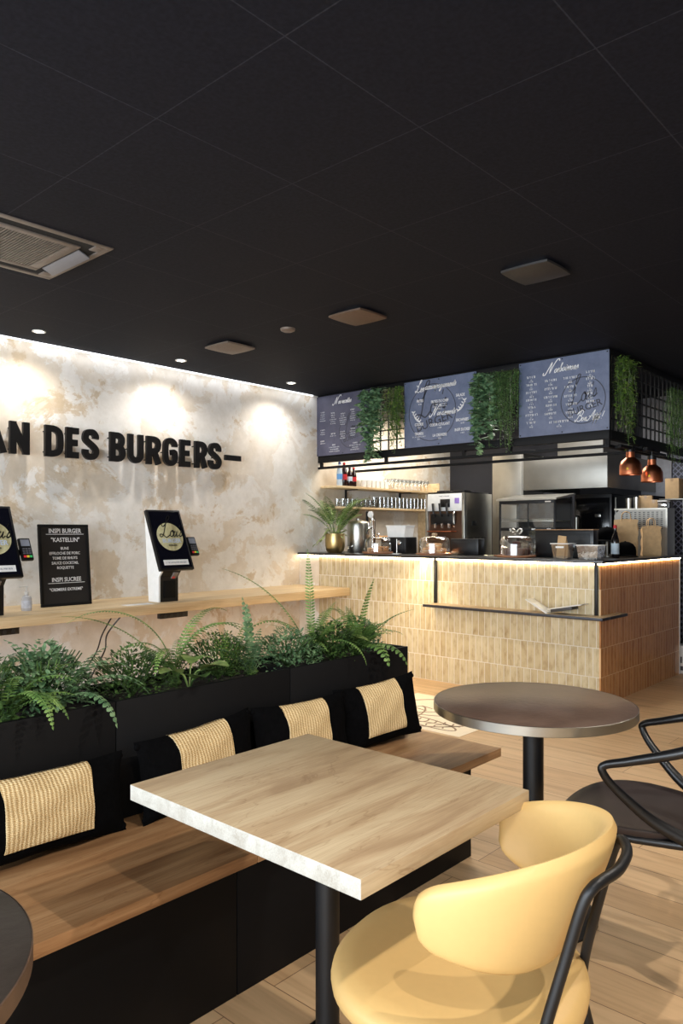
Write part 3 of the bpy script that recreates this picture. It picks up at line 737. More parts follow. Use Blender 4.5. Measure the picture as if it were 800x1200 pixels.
# ------------------------------------------------------------------ tables
t = thing('square_table', 'rectangular pale oak cafe table with whitewashed edges on a black column', 'table', (1.296, 1.215, 0))
b = B(); box(b, .992, 1.60, .850, 1.580, .7125, .75, .0015)
o = obj('table_top', b, oak_light, t); o.data.materials.append(table_edge)
for p in o.data.polygons:
    if abs(p.normal.x) > .5: p.material_index = 1
b = B(); lathe(b, [(.0285, .012), (.0285, .705)], (1.296, 1.215, 0), 24); obj('column', b, black_metal, t)
b = B(); box(b, 1.296 - .22, 1.296 + .22, 1.215 - .22, 1.215 + .22, 0, .012, .003); obj('base_plate', b, black_metal, t)
b = B(); box(b, 1.15, 1.44, 1.18, 1.25, .704, .7125, .002); box(b, 1.261, 1.331, 1.0, 1.43, .704, .7124, .002); obj('mounting_bracket', b, black_metal, t)
def round_table(cx, cy, top, edge, label, r=.352):
    t = thing('round_table', label, 'table', (cx, cy, 0), 0)
    b = B(); lathe(b, [(r - .002, .72), (r - .002, .7492), (r - .003, .75)], (cx, cy, 0), 96); obj('table_top', b, top, t)
    b = B(); lathe(b, [(r - .002, .7185), (r, .72), (r, .7495), (r - .002, .7505)], (cx, cy, 0), 96, capb=False, capt=False); obj('edge_band', b, edge, t)
    b = B(); lathe(b, [(.036, .012), (.036, .71)], (cx, cy, 0), 28); obj('column', b, black_metal, t)
    b = B(); lathe(b, [(.12, .708), (.12, .719)], (cx, cy, 0), 28); obj('mounting_plate', b, black_metal, t)
    b = B(); lathe(b, [(.22, 0), (.22, .008), (.2, .012), (.04, .02)], (cx, cy, 0), 48); obj('base_plate', b, black_metal, t)
round_table(2.432, 1.276, stone_top, steel, 'round brown stone-look cafe table with shiny steel edge on black column')
round_table(.205, 1.247, dark_top, simple('brown_abs_edge', rgb(96, 76, 62), .4), 'dark round table cut off at the lower left corner of the photo')

# ------------------------------------------------------------------ mustard chair
def mustard_chair():
    c = Vector((0, 0, 0)); t = thing('mustard_armchair', 'mustard yellow leather armchair with wraparound back on black tube frame at the square table', 'chair', (0, 0, 0))
    # seat cushion: superellipse pad; y+ is the front
    b = B(); N = 56; rings = [(.80, .395), (.93, .402), (.99, .418), (1.0, .436), (.985, .452), (.93, .462), (.8, .468), (.5, .466), (.2, .462)]
    vs = []; fs = []
    for s, z in rings:
        for k in range(N):
            a = 2 * PI * k / N; ca, sa = math.cos(a), math.sin(a); e = 2 / 2.35
            x = .272 * s * math.copysign(abs(ca) ** e, ca); y = .255 * s * math.copysign(abs(sa) ** e, sa)
            vs.append((x, y + .02, z + .012 * (y / .25)))
    n = len(rings)
    for i in range(n - 1):
        for k in range(N): fs.append((i * N + k, i * N + (k + 1) % N, (i + 1) * N + (k + 1) % N, (i + 1) * N + k))
    fs.append(tuple(reversed(range(N)))); fs.append(tuple((n - 1) * N + k for k in range(N)))
    add_raw(b, vs, fs); obj('seat', b, yellow_leather, t, 60)
    # wraparound shell: angle from the back (-y), +-th
    b = B(); NU, NV = 64, 18; TH = R(94); outer = []; inner = []
    for i in range(NU + 1):
        u = -1 + 2 * i / NU; th = u * TH; au = abs(u)
        # round off the arm ends
        end = max(0, (au - .86) / .14); shrink = math.sqrt(max(0, 1 - end ** 2.2)) if end < 1 else 0
        zt = .800 - .095 * (au ** 1.7); zb = .525 + .075 * (au ** 1.5)
        mid = (zt + zb) / 2 - .0; zt2 = mid + (zt - mid) * (.42 + .58 * shrink); zb2 = mid - (mid - zb) * (.42 + .58 * shrink)
        ro, ri = [], []
        for j in range(NV + 1):
            v = j / NV; z = zb2 + (zt2 - zb2) * v
            fl = (z - .525) / .275
            rad = .214 + .034 * fl + .006 * math.sin(v * PI)
            ry = .172 + .112 * fl + .008 * math.sin(v * PI); th_ = .016 * (1 - (2 * v - 1) ** 6) ** .5 * (1 - end ** 4) ** .5 + .0015
            for lst, s in ((ro, 1), (ri, -1)):
                lst.append(((rad + s * th_) * math.sin(th), -(ry + s * th_) * math.cos(th) - .0, z))
        outer.append(ro); inner.append(ri)
    W = NV + 1; vs = [p for r_ in outer for p in r_] + [p for r_ in inner for p in r_]; K = (NU + 1) * W; fs = []
    for i in range(NU):
        for j in range(NV):
            a = i * W + j; fs.append((a, a + W, a + W + 1, a + 1)); fs.append((K + a, K + a + 1, K + a + W + 1, K + a + W))
        a = i * W; fs.append((a, K + a, K + a + W, a + W)); a = i * W + NV; fs.append((a, a + W, K + a + W, K + a))
    for j in range(NV):
        for i in (0, NU):
            a = i * W + j; fs.append((a, a + 1, K + a + 1, K + a))
    add_raw(b, vs, fs); bmesh.ops.recalc_face_normals(b, faces=b.faces); obj('backrest', b, yellow_leather, t, 50)
    r = .0105
    b = B(); tube(b, [(-.178, -.185, .36), (-.165, -.20, .46), (-.142, -.235, .60), (-.13, -.262, .70), (-.12, -.277, .73), (-.095, -.290, .738), (-.04, -.306, .74), (.04, -.306, .74), (.095, -.290, .738), (.12, -.277, .73), (.13, -.262, .70), (.142, -.235, .60), (.165, -.20, .46), (.178, -.185, .36)], r, 12, 5)
    obj('back_frame', b, black_metal, t)
    b = B(); pts = [(-.172, -.183, .38), (-.17, .12, .38), (-.1, .17, .38), (.1, .17, .38), (.17, .12, .38), (.172, -.183, .38), (-.172, -.183, .38)]
    tube(b, pts, .009, 10); obj('seat_frame', b, black_metal, t)
    for sx, sy in ((-1, 1), (1, 1), (-1, -1), (1, -1)):
        b = B(); top = (sx * .165, .13, .385) if sy > 0 else (sx * .178, -.183, .372); foot = (sx * .225, .23 if sy > 0 else -.26, 0)
        tube(b, [top, ((top[0] + foot[0]) / 2, (top[1] + foot[1]) / 2, .19), foot], [.0115, .011, .009], 12, 4)
        lathe(b, [(.011, 0), (.011, .006)], foot, 10); obj('leg', b, black_metal, t)
    b = B(); lathe(b, [(.09, .376), (.09, .394)], seg=20); box(b, -.16, .16, -.16, .16, .385, .397, .004); obj('seat_plate', b, black_metal, t)
    return t
yc = mustard_chair(); yc.location = (1.337, .848, 0); yc.rotation_euler.z = R(11)

# ------------------------------------------------------------------ black moulded chair
def moulded_chair():
    t = thing('black_moulded_armchair', 'glossy black moulded plastic armchair with looping open back, at the round table', 'chair', (0, 0, 0))
    bp = simple('black_moulded_polymer', rgb(12, 11, 12), .35, 0, .15)
    sp_ = simple('dark_brown_seat_polymer', rgb(46, 36, 34), .5, 0, .1)
    b = B(); N = 48; vs = []; fs = []
    rings = [(.25, .452), (.6, .453), (.85, .457), (.97, .465), (1.0, .462), (.99, .445), (.9, .436), (.5, .436)]
    for s, z in rings:
        for k in range(N):
            a = 2 * PI * k / N; ca, sa = math.cos(a), math.sin(a)
            x = .235 * s * math.copysign(abs(ca) ** .72, ca); y = .235 * s * math.copysign(abs(sa) ** .8, sa)
            front = max(0, y / .235)
            x *= 1 - .12 * max(0, -y / .235)
            vs.append((x, y, z - .03 * front ** 3 * s + .012 * (abs(x) / .235) ** 2))
    n = len(rings)
    for i in range(n - 1):
        for k in range(N): fs.append((i * N + k, i * N + (k + 1) % N, (i + 1) * N + (k + 1) % N, (i + 1) * N + k))
    fs.append(tuple(reversed(range(N)))); fs.append(tuple((n - 1) * N + k for k in range(N)))
    add_raw(b, vs, fs); bmesh.ops.recalc_face_normals(b, faces=b.faces); obj('seat', b, sp_, t, 60)
    for s in (-1, 1):
        b = B(); tube(b, [(s * .19, -.2, .455), (s * .205, -.225, .36), (s * .235, -.32, 0.0)], [.024, .022, .013], 12, 6); obj('leg', b, bp, t)
        b = B(); tube(b, [(s * .19, .16, .44), (s * .205, .19, .34), (s * .225, .235, 0.0)], [.022, .02, .013], 12, 6); obj('leg', b, bp, t)
        # arm: from the rear leg joint forward and up to the loop, then back up to the crown
        b = B(); tube(b, [(s * .19, -.19, .455), (s * .225, -.09, .51), (s * .265, .0, .595), (s * .283, .035, .645), (s * .283, .03, .668), (s * .28, -.04, .69), (s * .265, -.18, .735), (s * .215, -.32, .79), (s * .12, -.385, .82), (0, -.4, .83)],
                     [.022, .017, .013, .012, .012, .013, .016, .017, .017, .017], 12, 6, flat=1.0); obj('armrest', b, bp, t)
        b = B(); tube(b, [(s * .19, -.205, .455), (s * .2, -.24, .56), (s * .19, -.30, .66), (s * .12, -.37, .745), (s * .02, -.395, .775), (-s * .1, -.38, .80)], [.021, .016, .014, .014, .014, .012], 12, 6); obj('back_strand', b, bp, t)
        b = B(); tube(b, [(s * .18, -.20, .455), (s * .13, -.28, .55), (s * .05, -.345, .66), (-s * .04, -.38, .73), (-s * .16, -.35, .79)], [.019, .014, .012, .012, .011], 12, 6); obj('back_strand', b, bp, t)
        b = B(); tube(b, [(s * .19, -.2, .445), (s * .21, 0, .44), (s * .19, .16, .44)], .014, 10, 5); obj('side_rail', b, bp, t)
    b = B(); tube(b, [(-.19, -.2, .445), (0, -.225, .44), (.19, -.2, .445)], .015, 10, 5); obj('rear_rail', b, bp, t)
    return t
bc = moulded_chair(); bc.location = (2.44, .915, 0); bc.rotation_euler.z = R(9)

# floor graphic: cream square with brown line drawing
t = thing('floor_sticker', 'square cream floor graphic with brown leaf line drawing behind the bench end', 'floor sticker', (4.6, 3.15, 0))
b = B(); box(b, 4.17, 5.07, 2.72, 3.72, .0005, .002); obj('cream_base', b, simple('cream_vinyl', rgb(240, 226, 200), .5, 0, .03), t)
b = B(); M = Matrix.Translation((0, 0, .002)); ex = .0008
def ell(cx, cy, rx, ry, a0, a1, rot, w, n=24):
    pts = []
    for k in range(n + 1):
        a = R(a0 + (a1 - a0) * k / n); px, py = rx * math.cos(a), ry * math.sin(a); c_, s_ = math.cos(R(rot)), math.sin(R(rot))
        pts.append((cx + px * c_ - py * s_, cy + px * s_ + py * c_))
    ribbon(b, pts, w, ex, M)
ell(4.62, 3.22, .42, .42, 0, 360, 0, .02, 48)
ell(4.34, 3.12, .30, .08, 0, 360, 78, .014); ell(4.52, 3.35, .2, .07, 0, 360, 20, .014); ell(4.6, 3.15, .2, .06, 0, 360, -60, .014)
for k in range(6):
    y = 2.92 + k * .07; ribbon(b, [(4.27, y), (4.31, y + .02), (4.36, y - .01), (4.42, y + .01)], .012, ex, M, sub=3)
ribbon(b, [(4.38, 2.85), (4.34, 3.1), (4.29, 3.38)], .012, ex, M, sub=4)
for k in range(4): ribbon(b, [(4.45 + k * .08, 3.3), (4.48 + k * .08, 3.42)], .012, ex, M)
obj('leaf_drawing', b, simple('brown_print', rgb(150, 122, 96), .6), t, 0)
# ------------------------------------------------------------------ service counter
CX = 5.60; CY = 2.37; CT = 1.13
t = thing('service_counter', 'L-shaped bar counter clad in honey and caramel glazed vertical tiles with lit black top', 'counter', (CX, CY, 0))
b = B(); box(b, CX, CX + .03, CY + .012, 5.37, 0, CT - .026); obj('front_tiling', b, tile_front, t)
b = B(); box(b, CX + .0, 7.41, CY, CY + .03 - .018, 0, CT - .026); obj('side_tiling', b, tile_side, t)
b = B(); box(b, CX + .03, CX + .55, CY + .012, WL - .005, .0, CT - .03); box(b, CX + .55, 7.40, CY + .012, CY + .62, .0, CT - .03); obj('carcass', b, black_board, t)
b = B(); box(b, CX, CX + .03, 5.37, WL - .002, 0, CT - .026); obj('plaster_panel', b, plaster, t)
b = B(); box(b, CX - .028, CX + .6, CY - .028, WL - .002, CT - .022, CT, .003); box(b, CX + .6, 7.45, CY - .028, CY + .64, CT - .0221, CT - .0001, .003); obj('worktop', b, worktop_m, t)
b = B(); box(b, 7.405, 7.42, CY - .004, CY + .6, 0, CT - .022); obj('end_trim', b, white_plastic, t)
led = simple('warm_led_strip', rgb(255, 226, 180), .5, emit=((1, .80, .52, 1), 22))
b = B(); box(b, CX - .014, CX - .004, CY - .01, WL - .01, CT - .034, CT - .0225); obj('led_strip', b, led, t)
b = B(); box(b, CX - .004, 7.40, CY - .012, CY - .003, CT - .034, CT - .0225); obj('led_strip', b, led, t)
# lower ledge with its frame
b = B(); box(b, 5.44, CX, 2.29, 3.935, .682, .704, .002); box(b, CX, 5.93, 2.29, CY - .001, .682, .7039, .002); obj('ledge', b, simple('dark_steel_ledge_edge', rgb(44, 44, 50), .4, .3), t)
b = B(); box(b, 5.448, CX, 2.298, 3.925, .704, .7065); box(b, CX, 5.92, 2.298, CY - .001, .704, .7064); obj('ledge_top', b, oak_light, t)
for y in (2.40, 3.90):
    b = B(); box(b, CX - .024, CX - .001, y - .012, y + .012, .7065, CT - .022, .002); obj('ledge_post', b, black_metal, t)

# open menu folder on the ledge
t = thing('menu_folder', 'thin open menu folder lying in a V shape on the counter ledge', 'menu', (5.5, 2.76, .7065))
silver = simple('pale_grey_cover', rgb(214, 212, 206), .35, .1, .05); dk = simple('dark_grey_back', rgb(52, 50, 50), .5)
for nm, a0, L in (('left_leaf', (0, .19, .105), .215), ('right_leaf', (0, -.29, .055), .29)):
    u = Vector(a0).normalized(); M = frame_m((5.45, 2.74, .7085), u, (1, 0, 0))
    b = B(); sg = -1 if a0[1] < 0 else 1
    box(b, 0, L, .0, .13, .0 if sg > 0 else .028, .009 if sg > 0 else .036, .002, M); f = obj(nm, b, silver, t)
    b = B(); box(b, .01, L * .7, .005, .105, -.003, -.0002, .001, M) if sg > 0 else box(b, .03, L * .72, .004, .12, .004, .0278, .003, M); obj('inner_sheet', b, dk if sg < 0 else white_plastic, f)

def cloche(x, y, r, h, label, food, knob, board_r):
    t = thing('glass_cloche', label, 'cake dome', (x, y, CT), 0, 'glass domes on the counter')
    b = B(); lathe(b, [(board_r, 0), (board_r + .004, .004), (board_r + .004, .014), (board_r, .018)], (x, y, CT), 40)
    box(b, x - .02, x + .02, y + board_r - .01, y + board_r + .05, CT + .003, CT + .015, .004)
    obj('wooden_board', b, simple('reddish_wood_board', rgb(150, 98, 64), .5, 0, .2, 12) if 'reddish_wood_board' not in bpy.data.materials else bpy.data.materials['reddish_wood_board'], t)
    b = B(); z0 = .0185
    prof = [(r, z0), (r, z0 + h * .55), (r * .97, z0 + h * .75), (r * .88, z0 + h * .89), (r * .7, z0 + h * .97), (r * .4, z0 + h * .995), (.012, z0 + h)]
    lathe(b, prof, (x, y, CT), 40, capb=False, capt=False); obj('dome', b, glass, t)
    b = B()
    if knob == 'wood': lathe(b, [(.012, z0 + h), (.026, z0 + h + .008), (.026, z0 + h + .026), (.015, z0 + h + .03)], (x, y, CT), 20); obj('knob', b, oak_light, t)
    elif knob == 'bow':
        lathe(b, [(.012, z0 + h), (.008, z0 + h + .02), (.014, z0 + h + .03)], (x, y, CT), 14)
        for s in (-1, 1): tube(b, [(x, y, CT + z0 + h + .025), (x, y + s * .03, CT + z0 + h + .055), (x, y + s * .055, CT + z0 + h + .04), (x, y + s * .03, CT + z0 + h + .022), (x, y, CT + z0 + h + .028)], .009, 8, 4)
        obj('bow_knob', b, steel, t)
    else: lathe(b, [(.01, z0 + h), (.008, z0 + h + .014), (.018, z0 + h + .024), (.012, z0 + h + .038)], (x, y, CT), 16); obj('knob', b, chrome, t)
    return t
def m_food(name, a, b_): return simple(name, a, .7, 0, .3, 40, .3)
bread = m_food('sugared_bun_crust', rgb(214, 160, 104), 0); cream = m_food('bun_cream', rgb(238, 216, 180), 0); cookie_m = m_food('golden_cookie', rgb(198, 142, 84), 0); choc = m_food('chocolate_glaze', rgb(78, 40, 28), 0)
cloche(5.86, 4.79, .135, .15, 'glass dome with cookies on a round wooden board, leftmost of the domes', None, 'chrome', .15)
cloche(5.86, 4.10, .145, .16, 'glass dome with stacked round buns and wooden knob, middle of the domes', None, 'wood', .158)
cloche(5.86, 3.236, .145, .17, 'glass dome with chocolate cakes and bow-shaped metal knob, rightmost of the domes', None, 'bow', .165)
z0 = CT + .0185
# cookies: a stack leaning and a flat pile
proto = None; rr = random.Random(3)
def bun(x, y, z, r, h, m1, m2, label, cat, name, group, tilt=0):
    t = thing(name, label, cat, (x, y, z), 0, group)
    b = B(); M = Matrix.Translation((x, y, z)) @ Matrix.Rotation(tilt, 4, 'X')
    lathe(b, [(r * .8, 0), (r, h * .22), (r * .98, h * .42)], seg=18, M=M); obj('lower_half', b, m1, t)
    b = B(); lathe(b, [(r * .95, h * .42), (r * .97, h * .55)], seg=18, M=M); obj('filling', b, m2, t)
    b = B(); lathe(b, [(r * .99, h * .55), (r * .98, h * .72), (r * .75, h * .93), (r * .35, h), (.001, h)], seg=18, M=M, capt=False); obj('upper_half', b, m1, t)
    return t
BL = 'round filled bun inside the middle glass dome'
pos = [(-.07, .055, 0), (.0, .075, 0), (.075, .035, 0), (.06, -.055, 0), (-.02, -.08, 0), (-.08, -.03, 0), (-.045, .03, 1), (.04, .02, 1), (0, -.045, 1)]
bn = bun(5.86, 4.10, z0 + .001, .034, .046, bread, cream, BL, 'bun', 'filled_bun', 'buns in the middle glass dome')
for i, (dx, dy, l) in enumerate(pos):
    o = bn if i == 0 else dup(bn)
    o.location = (5.86 + dx, 4.10 + dy, z0 + .001 + l * .047); o.rotation_euler.z = i
b = B(); lathe(b, [(.03, 0), (.036, .004), (.034, .010), (.02, .014), (.001, .015)], seg=16, capt=False)
for k in range(7): ball(b, (.022 * math.cos(k * 2.4) * (.5 + k / 12), .022 * math.sin(k * 2.4) * (.5 + k / 12), .012), .005, u=8, v=6)
ck = solo('cookie', b, cookie_m, 'golden cookie under the leftmost glass dome', 'cookie', 'cookies in the left glass dome', loc=(0, 0, 0))
k = 0
for (dx, dy) in ((.03, -.07), (-.05, -.045), (.03, -.0), (-.03, .02), (.045, .065), (-.025, .085)):
    for l in range(3 if k < 9 else 2):
        o = ck if k == 0 else dup(ck); k += 1
        o.location = (5.86 + dx + .003 * l, 4.79 + dy, z0 + .001 + l * .0185); o.rotation_euler = (0, 0, k)
ch = bun(5.86, 3.236, z0 + .001, .04, .06, choc, choc, 'dark chocolate cake under the rightmost glass dome', 'cake', 'chocolate_cake', 'chocolate cakes in the right glass dome')
for i, (dx, dy, l) in enumerate([(-.08, .03, 0), (.0, .085, 0), (.08, .03, 0), (.05, -.06, 0), (-.045, -.07, 0), (0.0, .0, 1)]):
    o = ch if i == 0 else dup(ch); o.location = (5.86 + dx, 3.236 + dy, z0 + .001 + l * .061)

# palm in a golden pot
def frond(bm, base, az, L, e0, e1, lf, n=22, w=.010, M=None, r=.0022, tip=.35, curl=0.0, start=.12, dens=1.0, fwd=.55):
    """feathered leaf: a midrib bending from elevation e0 to e1 with paired leaflets"""
    p = Vector(base); pts = []; dirs = []; K = 24
    for i in range(K + 1):
        s = i / K; e = e0 + (e1 - e0) * s ** 1.2; a = az + curl * s
        d = Vector((math.cos(a) * math.cos(e), math.sin(a) * math.cos(e), math.sin(e)))
        pts.append(p.copy()); dirs.append(d); p = p + d * (L / K)
    tube(bm, pts, [r * (1 - .75 * i / K) for i in range(K + 1)], 5)
    vs = []; fs = []
    for k in range(n):
        s = start + (1 - start) * (k + .5) / n; i = min(K - 1, int(s * K)); f = s * K - i
        c = pts[i].lerp(pts[i + 1], f); d = dirs[i]
        side = d.cross(Vector((0, 0, 1))); side = side.normalized() if side.length > .05 else Vector((math.sin(az), -math.cos(az), 0))
        up = side.cross(d)
        l = lf * (math.sin(PI * min(1, (s - start) / (1 - start) * .93 + .07)) ** .7 * (1 - tip * s)) 
        for sg in (-1, 1):
            q = (side * sg + d * fwd - up * .12).normalized(); wv = q.cross(up).normalized() * w
            b0 = len(vs)
            vs += [c, c + q * l * .35 + wv * .5 + up * .05 * l, c + q * l * .8 + wv * .35, c + q * l - up * l * .12, c + q * l * .75 - wv * .4, c + q * l * .3 - wv * .5 + up * .05 * l]
            fs += [(b0, b0 + 1, b0 + 5), (b0 + 1, b0 + 2, b0 + 4, b0 + 5), (b0 + 2, b0 + 3, b0 + 4)]
    add_raw(bm, vs, fs, M)
t = thing('potted_palm', 'small green parlour palm in a satin gold pot at the left end of the counter', 'potted plant', (5.77, 5.3, CT))
px, py = 5.77, 5.3
b = B(); lathe(b, [(.07, 0), (.092, .02), (.104, .07), (.106, .12), (.102, .18), (.1, .2), (.094, .2), (.094, .17)], (px, py, CT), 40, capt=False); obj('pot', b, gold, t)
b = B(); lathe(b, [(.094, .165), (.094, .175)], (px, py, CT), 24); obj('soil', b, soil, t)
rr = random.Random(5)
for k in range(17):
    a = k * 2.4; e = R(rr.uniform(58, 84)); b = B()
    frond(b, (px + .03 * math.cos(a), py + .03 * math.sin(a), CT + .17), a, rr.uniform(.38, .62), e, R(rr.uniform(-10, 30)), .10, 18, .013, r=.003, start=.3); obj('frond', b, leaf_fern if k % 3 else leaf_dark, t, 0)
def leafy(bm, c, az, el, L, w, bend=.3):
    """one broad leaf with a fold along the middle"""
    d = Vector((math.cos(az) * math.cos(el), math.sin(az) * math.cos(el), math.sin(el))); side = Vector((-math.sin(az), math.cos(az), 0)); up = side.cross(d) * -1
    N = 6; vs = []; fs = []
    for i in range(N + 1):
        s = i / N; ww = w * math.sin(PI * min(1, s * .92 + .04)) ** .8; p = Vector(c) + d * L * s - Vector((0, 0, 1)) * bend * L * s * s
        vs += [p + side * ww + up * ww * .25, p, p - side * ww + up * ww * .25]
    for i in range(N):
        a = 3 * i; fs += [(a, a + 1, a + 4, a + 3), (a + 1, a + 2, a + 5, a + 4)]
    add_raw(bm, vs, fs)
b = B()
for k in range(46):
    a = rr.uniform(0, 2 * PI); leafy(b, (px + .07 * math.cos(a), py + .07 * math.sin(a), CT + rr.uniform(.18, .26)), a, R(rr.uniform(-20, 50)), rr.uniform(.05, .09), .016)
for k in range(10):
    a = R(140) + rr.uniform(-.5, .5); leafy(b, (px + (.09 + .012 * k) * math.cos(a), py + (.09 + .012 * k) * math.sin(a), CT + .2 - .012 * k), a + rr.uniform(-1, 1), R(-25), .05, .015)
obj('trailing_foliage', b, simple('variegated_leaf', rgb(168, 178, 118), .5, 0, .35, 60), t, 0)
b = B(); leafy(b, (px + .03, py - .06, CT + .24), R(-95), R(50), .17, .05, .2); obj('broad_leaf', b, simple('white_green_leaf', rgb(176, 196, 150), .5, 0, .3, 50), t, 0)

# urn, tap tower, jug
t = thing('drink_urn', 'brushed steel cylindrical drink urn behind the golden plant pot', 'urn', (6.05, 5.22, CT))
b = B(); lathe(b, [(.115, 0), (.12, .01), (.12, .29), (.115, .31)], (6.05, 5.22, CT), 40); obj('vessel', b, steel, t)
b = B(); lathe(b, [(.118, .31), (.1, .33), (.03, .345), (.03, .36), (.001, .362)], (6.05, 5.22, CT), 32, capt=False); obj('lid', b, steel, t)
b = B(); tube(b, [(5.93, 5.22, CT + .06), (5.89, 5.22, CT + .06), (5.88, 5.22, CT + .035)], .009, 8); obj('tap', b, chrome, t)
t = thing('beer_tap_tower', 'chrome tap tower with round badge on the counter beside the steel urn', 'beer tap', (6.03, 5.0, CT))
b = B(); lathe(b, [(.045, 0), (.045, .01), (.026, .02), (.026, .33), (.03, .34), (.03, .35)], (6.03, 5.0, CT), 24); obj('column', b, chrome, t)
b = B(); M = Matrix.Translation((6.0, 5.0, CT + .4)) @ Matrix.Rotation(R(-90), 4, 'Y'); lathe(b, [(.03, 0), (.035, .004), (.035, .016), (.03, .02)], seg=28, M=M); tube(b, [(6.02, 5.0, CT + .345), (6.01, 5.0, CT + .38)], .012, 8); obj('badge', b, white_plastic, t)
b = B(); tube(b, [(6.0, 5.0, CT + .26), (5.95, 5.0, CT + .25), (5.93, 5.0, CT + .2)], .012, 10, 4); tube(b, [(5.965, 5.0, CT + .255), (5.96, 5.0, CT + .32)], [.007, .011], 8); obj('tap', b, chrome, t)
t = thing('wall_tablet_stand', 'dark pole hanging below the glass shelf with a small white box', 'tablet stand', (6.35, 5.35, CT))
b = B(); tube(b, [(6.35, 5.35, CT), (6.35, 5.35, 1.575)], .014, 12); lathe(b, [(.06, 0), (.06, .012)], (6.35, 5.35, CT), 20); obj('pole', b, black_metal, t)
b = B(); box(b, 6.29, 6.33, 5.33, 5.43, 1.37, 1.44, .005); obj('white_box', b, white_plastic, t)

# low black counter appliances
def riser(x0, x1, y0, y1, h, label, name='counter_cabinet', cat='cabinet'):
    t = thing(name, label, cat, ((x0 + x1) / 2, (y0 + y1) / 2, CT))
    b = B(); box(b, x0, x1, y0, y1, CT, CT + h, .006); obj('housing', b, black_plastic, t)
    b = B(); box(b, x0 - .004, x0 + .004, y0 + .03, y1 - .03, CT + .03, CT + h - .03, .002); obj('front_panel', b, simple('dark_gloss_panel', rgb(10, 10, 12), .5) if 'dark_gloss_panel' not in bpy.data.materials else bpy.data.materials['dark_gloss_panel'], t)
    return t
t = riser(6.0, 6.19, 4.55, 4.87, .165, 'black drinks machine under the white tub, between the left two domes', 'drinks_machine', 'machine')
b = B(); M = Matrix.Translation((5.994, 4.62, CT + .11)) @ Matrix.Rotation(R(-90), 4, 'Y'); lathe(b, [(.02, 0), (.022, .01), (.01, .012)], seg=18, M=M); obj('dial', b, chrome, t)
t = thing('white_tub', 'white rectangular plastic tub on top of the black drinks machine', 'tub', (6.1, 4.68, CT + .165))
b = B(); prism(b, [(-.105, 0), (.105, 0), (.12, .1), (.125, .1), (.125, .112), (-.125, .112), (-.125, .1), (-.12, .1)], .15, Matrix(((0, 0, 1, 6.02), (1, 0, 0, 4.69), (0, 1, 0, CT + .165), (0, 0, 0, 1)))); obj('tub_body', b, white_plastic, t, 20)
b = B(); box(b, 6.015, 6.175, 4.56, 4.82, CT + .277, CT + .285, .003); obj('lid', b, white_plastic, t)
t = thing('pastry_stand', 'wooden tray of pastries raised on a black stand left of the white tub', 'tray', (6.25, 5.0, CT))
b = B(); lathe(b, [(.07, 0), (.07, .01), (.015, .015), (.015, .13), (.06, .135)], (6.25, 4.98, CT), 20); obj('stand', b, black_metal, t)
b = B(); box(b, 6.2, 6.36, 4.86, 5.12, CT + .136, CT + .152, .004); obj('tray', b, oak_bench, t)
b = B(); ball(b, (0, 0, .013), .03, sc_=(1, 1.4, .45)); 
ps = solo('pastry', b, bread, 'small baked pastry on the raised wooden tray', 'pastry', 'pastries on the raised tray', loc=(0, 0, 0), smooth=60)
for i, (dx, dy) in enumerate(((-.04, -.08), (-.04, .02), (.04, -.04), (.03, .07), (-.03, .1))):
    o = ps if i == 0 else dup(ps); o.location = (6.28 + dx, 4.99 + dy, CT + .1525); o.rotation_euler = (0, 0, i)
t = thing('card_holder', 'thin metal card holder on the counter between the left two domes', 'card holder', (5.74, 4.46, CT))
b = B(); box(b, 5.72, 5.76, 4.41, 4.51, CT, CT + .012, .003); tube(b, [(5.74, 4.46, CT + .01), (5.74, 4.46, CT + .15)], .003, 8); obj('stand', b, steel, t)
b = B(); box(b, 5.718, 5.7195, 4.42, 4.5, CT + .002, CT + .01); obj('name_strip', b, white_plastic, t)
riser(6.02, 6.14, 3.72, 4.03, .155, 'low black till screen back on the counter, right of the bun dome', 'till_screen', 'screen')
t = riser(6.02, 6.12, 2.61, 3.14, .235, 'wide black till screen back with brown top edge, behind the clear tubs', 'till_screen', 'screen')
b = B(); box(b, 6.01, 6.125, 2.605, 3.145, CT + .2351, CT + .243, .002); obj('top_edge', b, oak_bench, t)
# clear tubs
frost = thin_glass('frosted_plastic', (.82, .82, .82, 1), .22)
def tub(x, y, w0, w1, h, label):
    t = thing('clear_tub', label, 'tub', (x, y, CT), 0, 'clear plastic tubs on the counter')
    b = B(); vs = []; 
    for w, z in ((w0, 0), (w1, h)):
        for sx, sy in ((-1, -1), (1, -1), (1, 1), (-1, 1)): vs.append((x + sx * w * .42, y + sy * w / 2, CT + z))
    add_raw(b, vs, [(3, 2, 1, 0), (0, 1, 5, 4), (1, 2, 6, 5), (2, 3, 7, 6), (3, 0, 4, 7)]); obj('tub_wall', b, frost, t, 0)
    b = B(); w = w1
    for a in ((-1, 1, -1, -.93), (-1, 1, .93, 1), (-1, -.93, -.93, .93), (.93, 1, -.93, .93)): box(b, x + a[0] * w * .45, x + a[1] * w * .45, y + a[2] * w * .54, y + a[3] * w * .54, CT + h - .003, CT + h + .004, .001)
    obj('rim', b, white_plastic, t); return t
t1 = tub(5.72, 2.735, .115, .15, .125, 'clear tapered tub holding folded kraft paper bags on the counter')
b = B(); box(b, 5.656, 5.6585, 2.70, 2.77, CT + .09, CT + .105); obj('tub_label', b, white_plastic, t1)
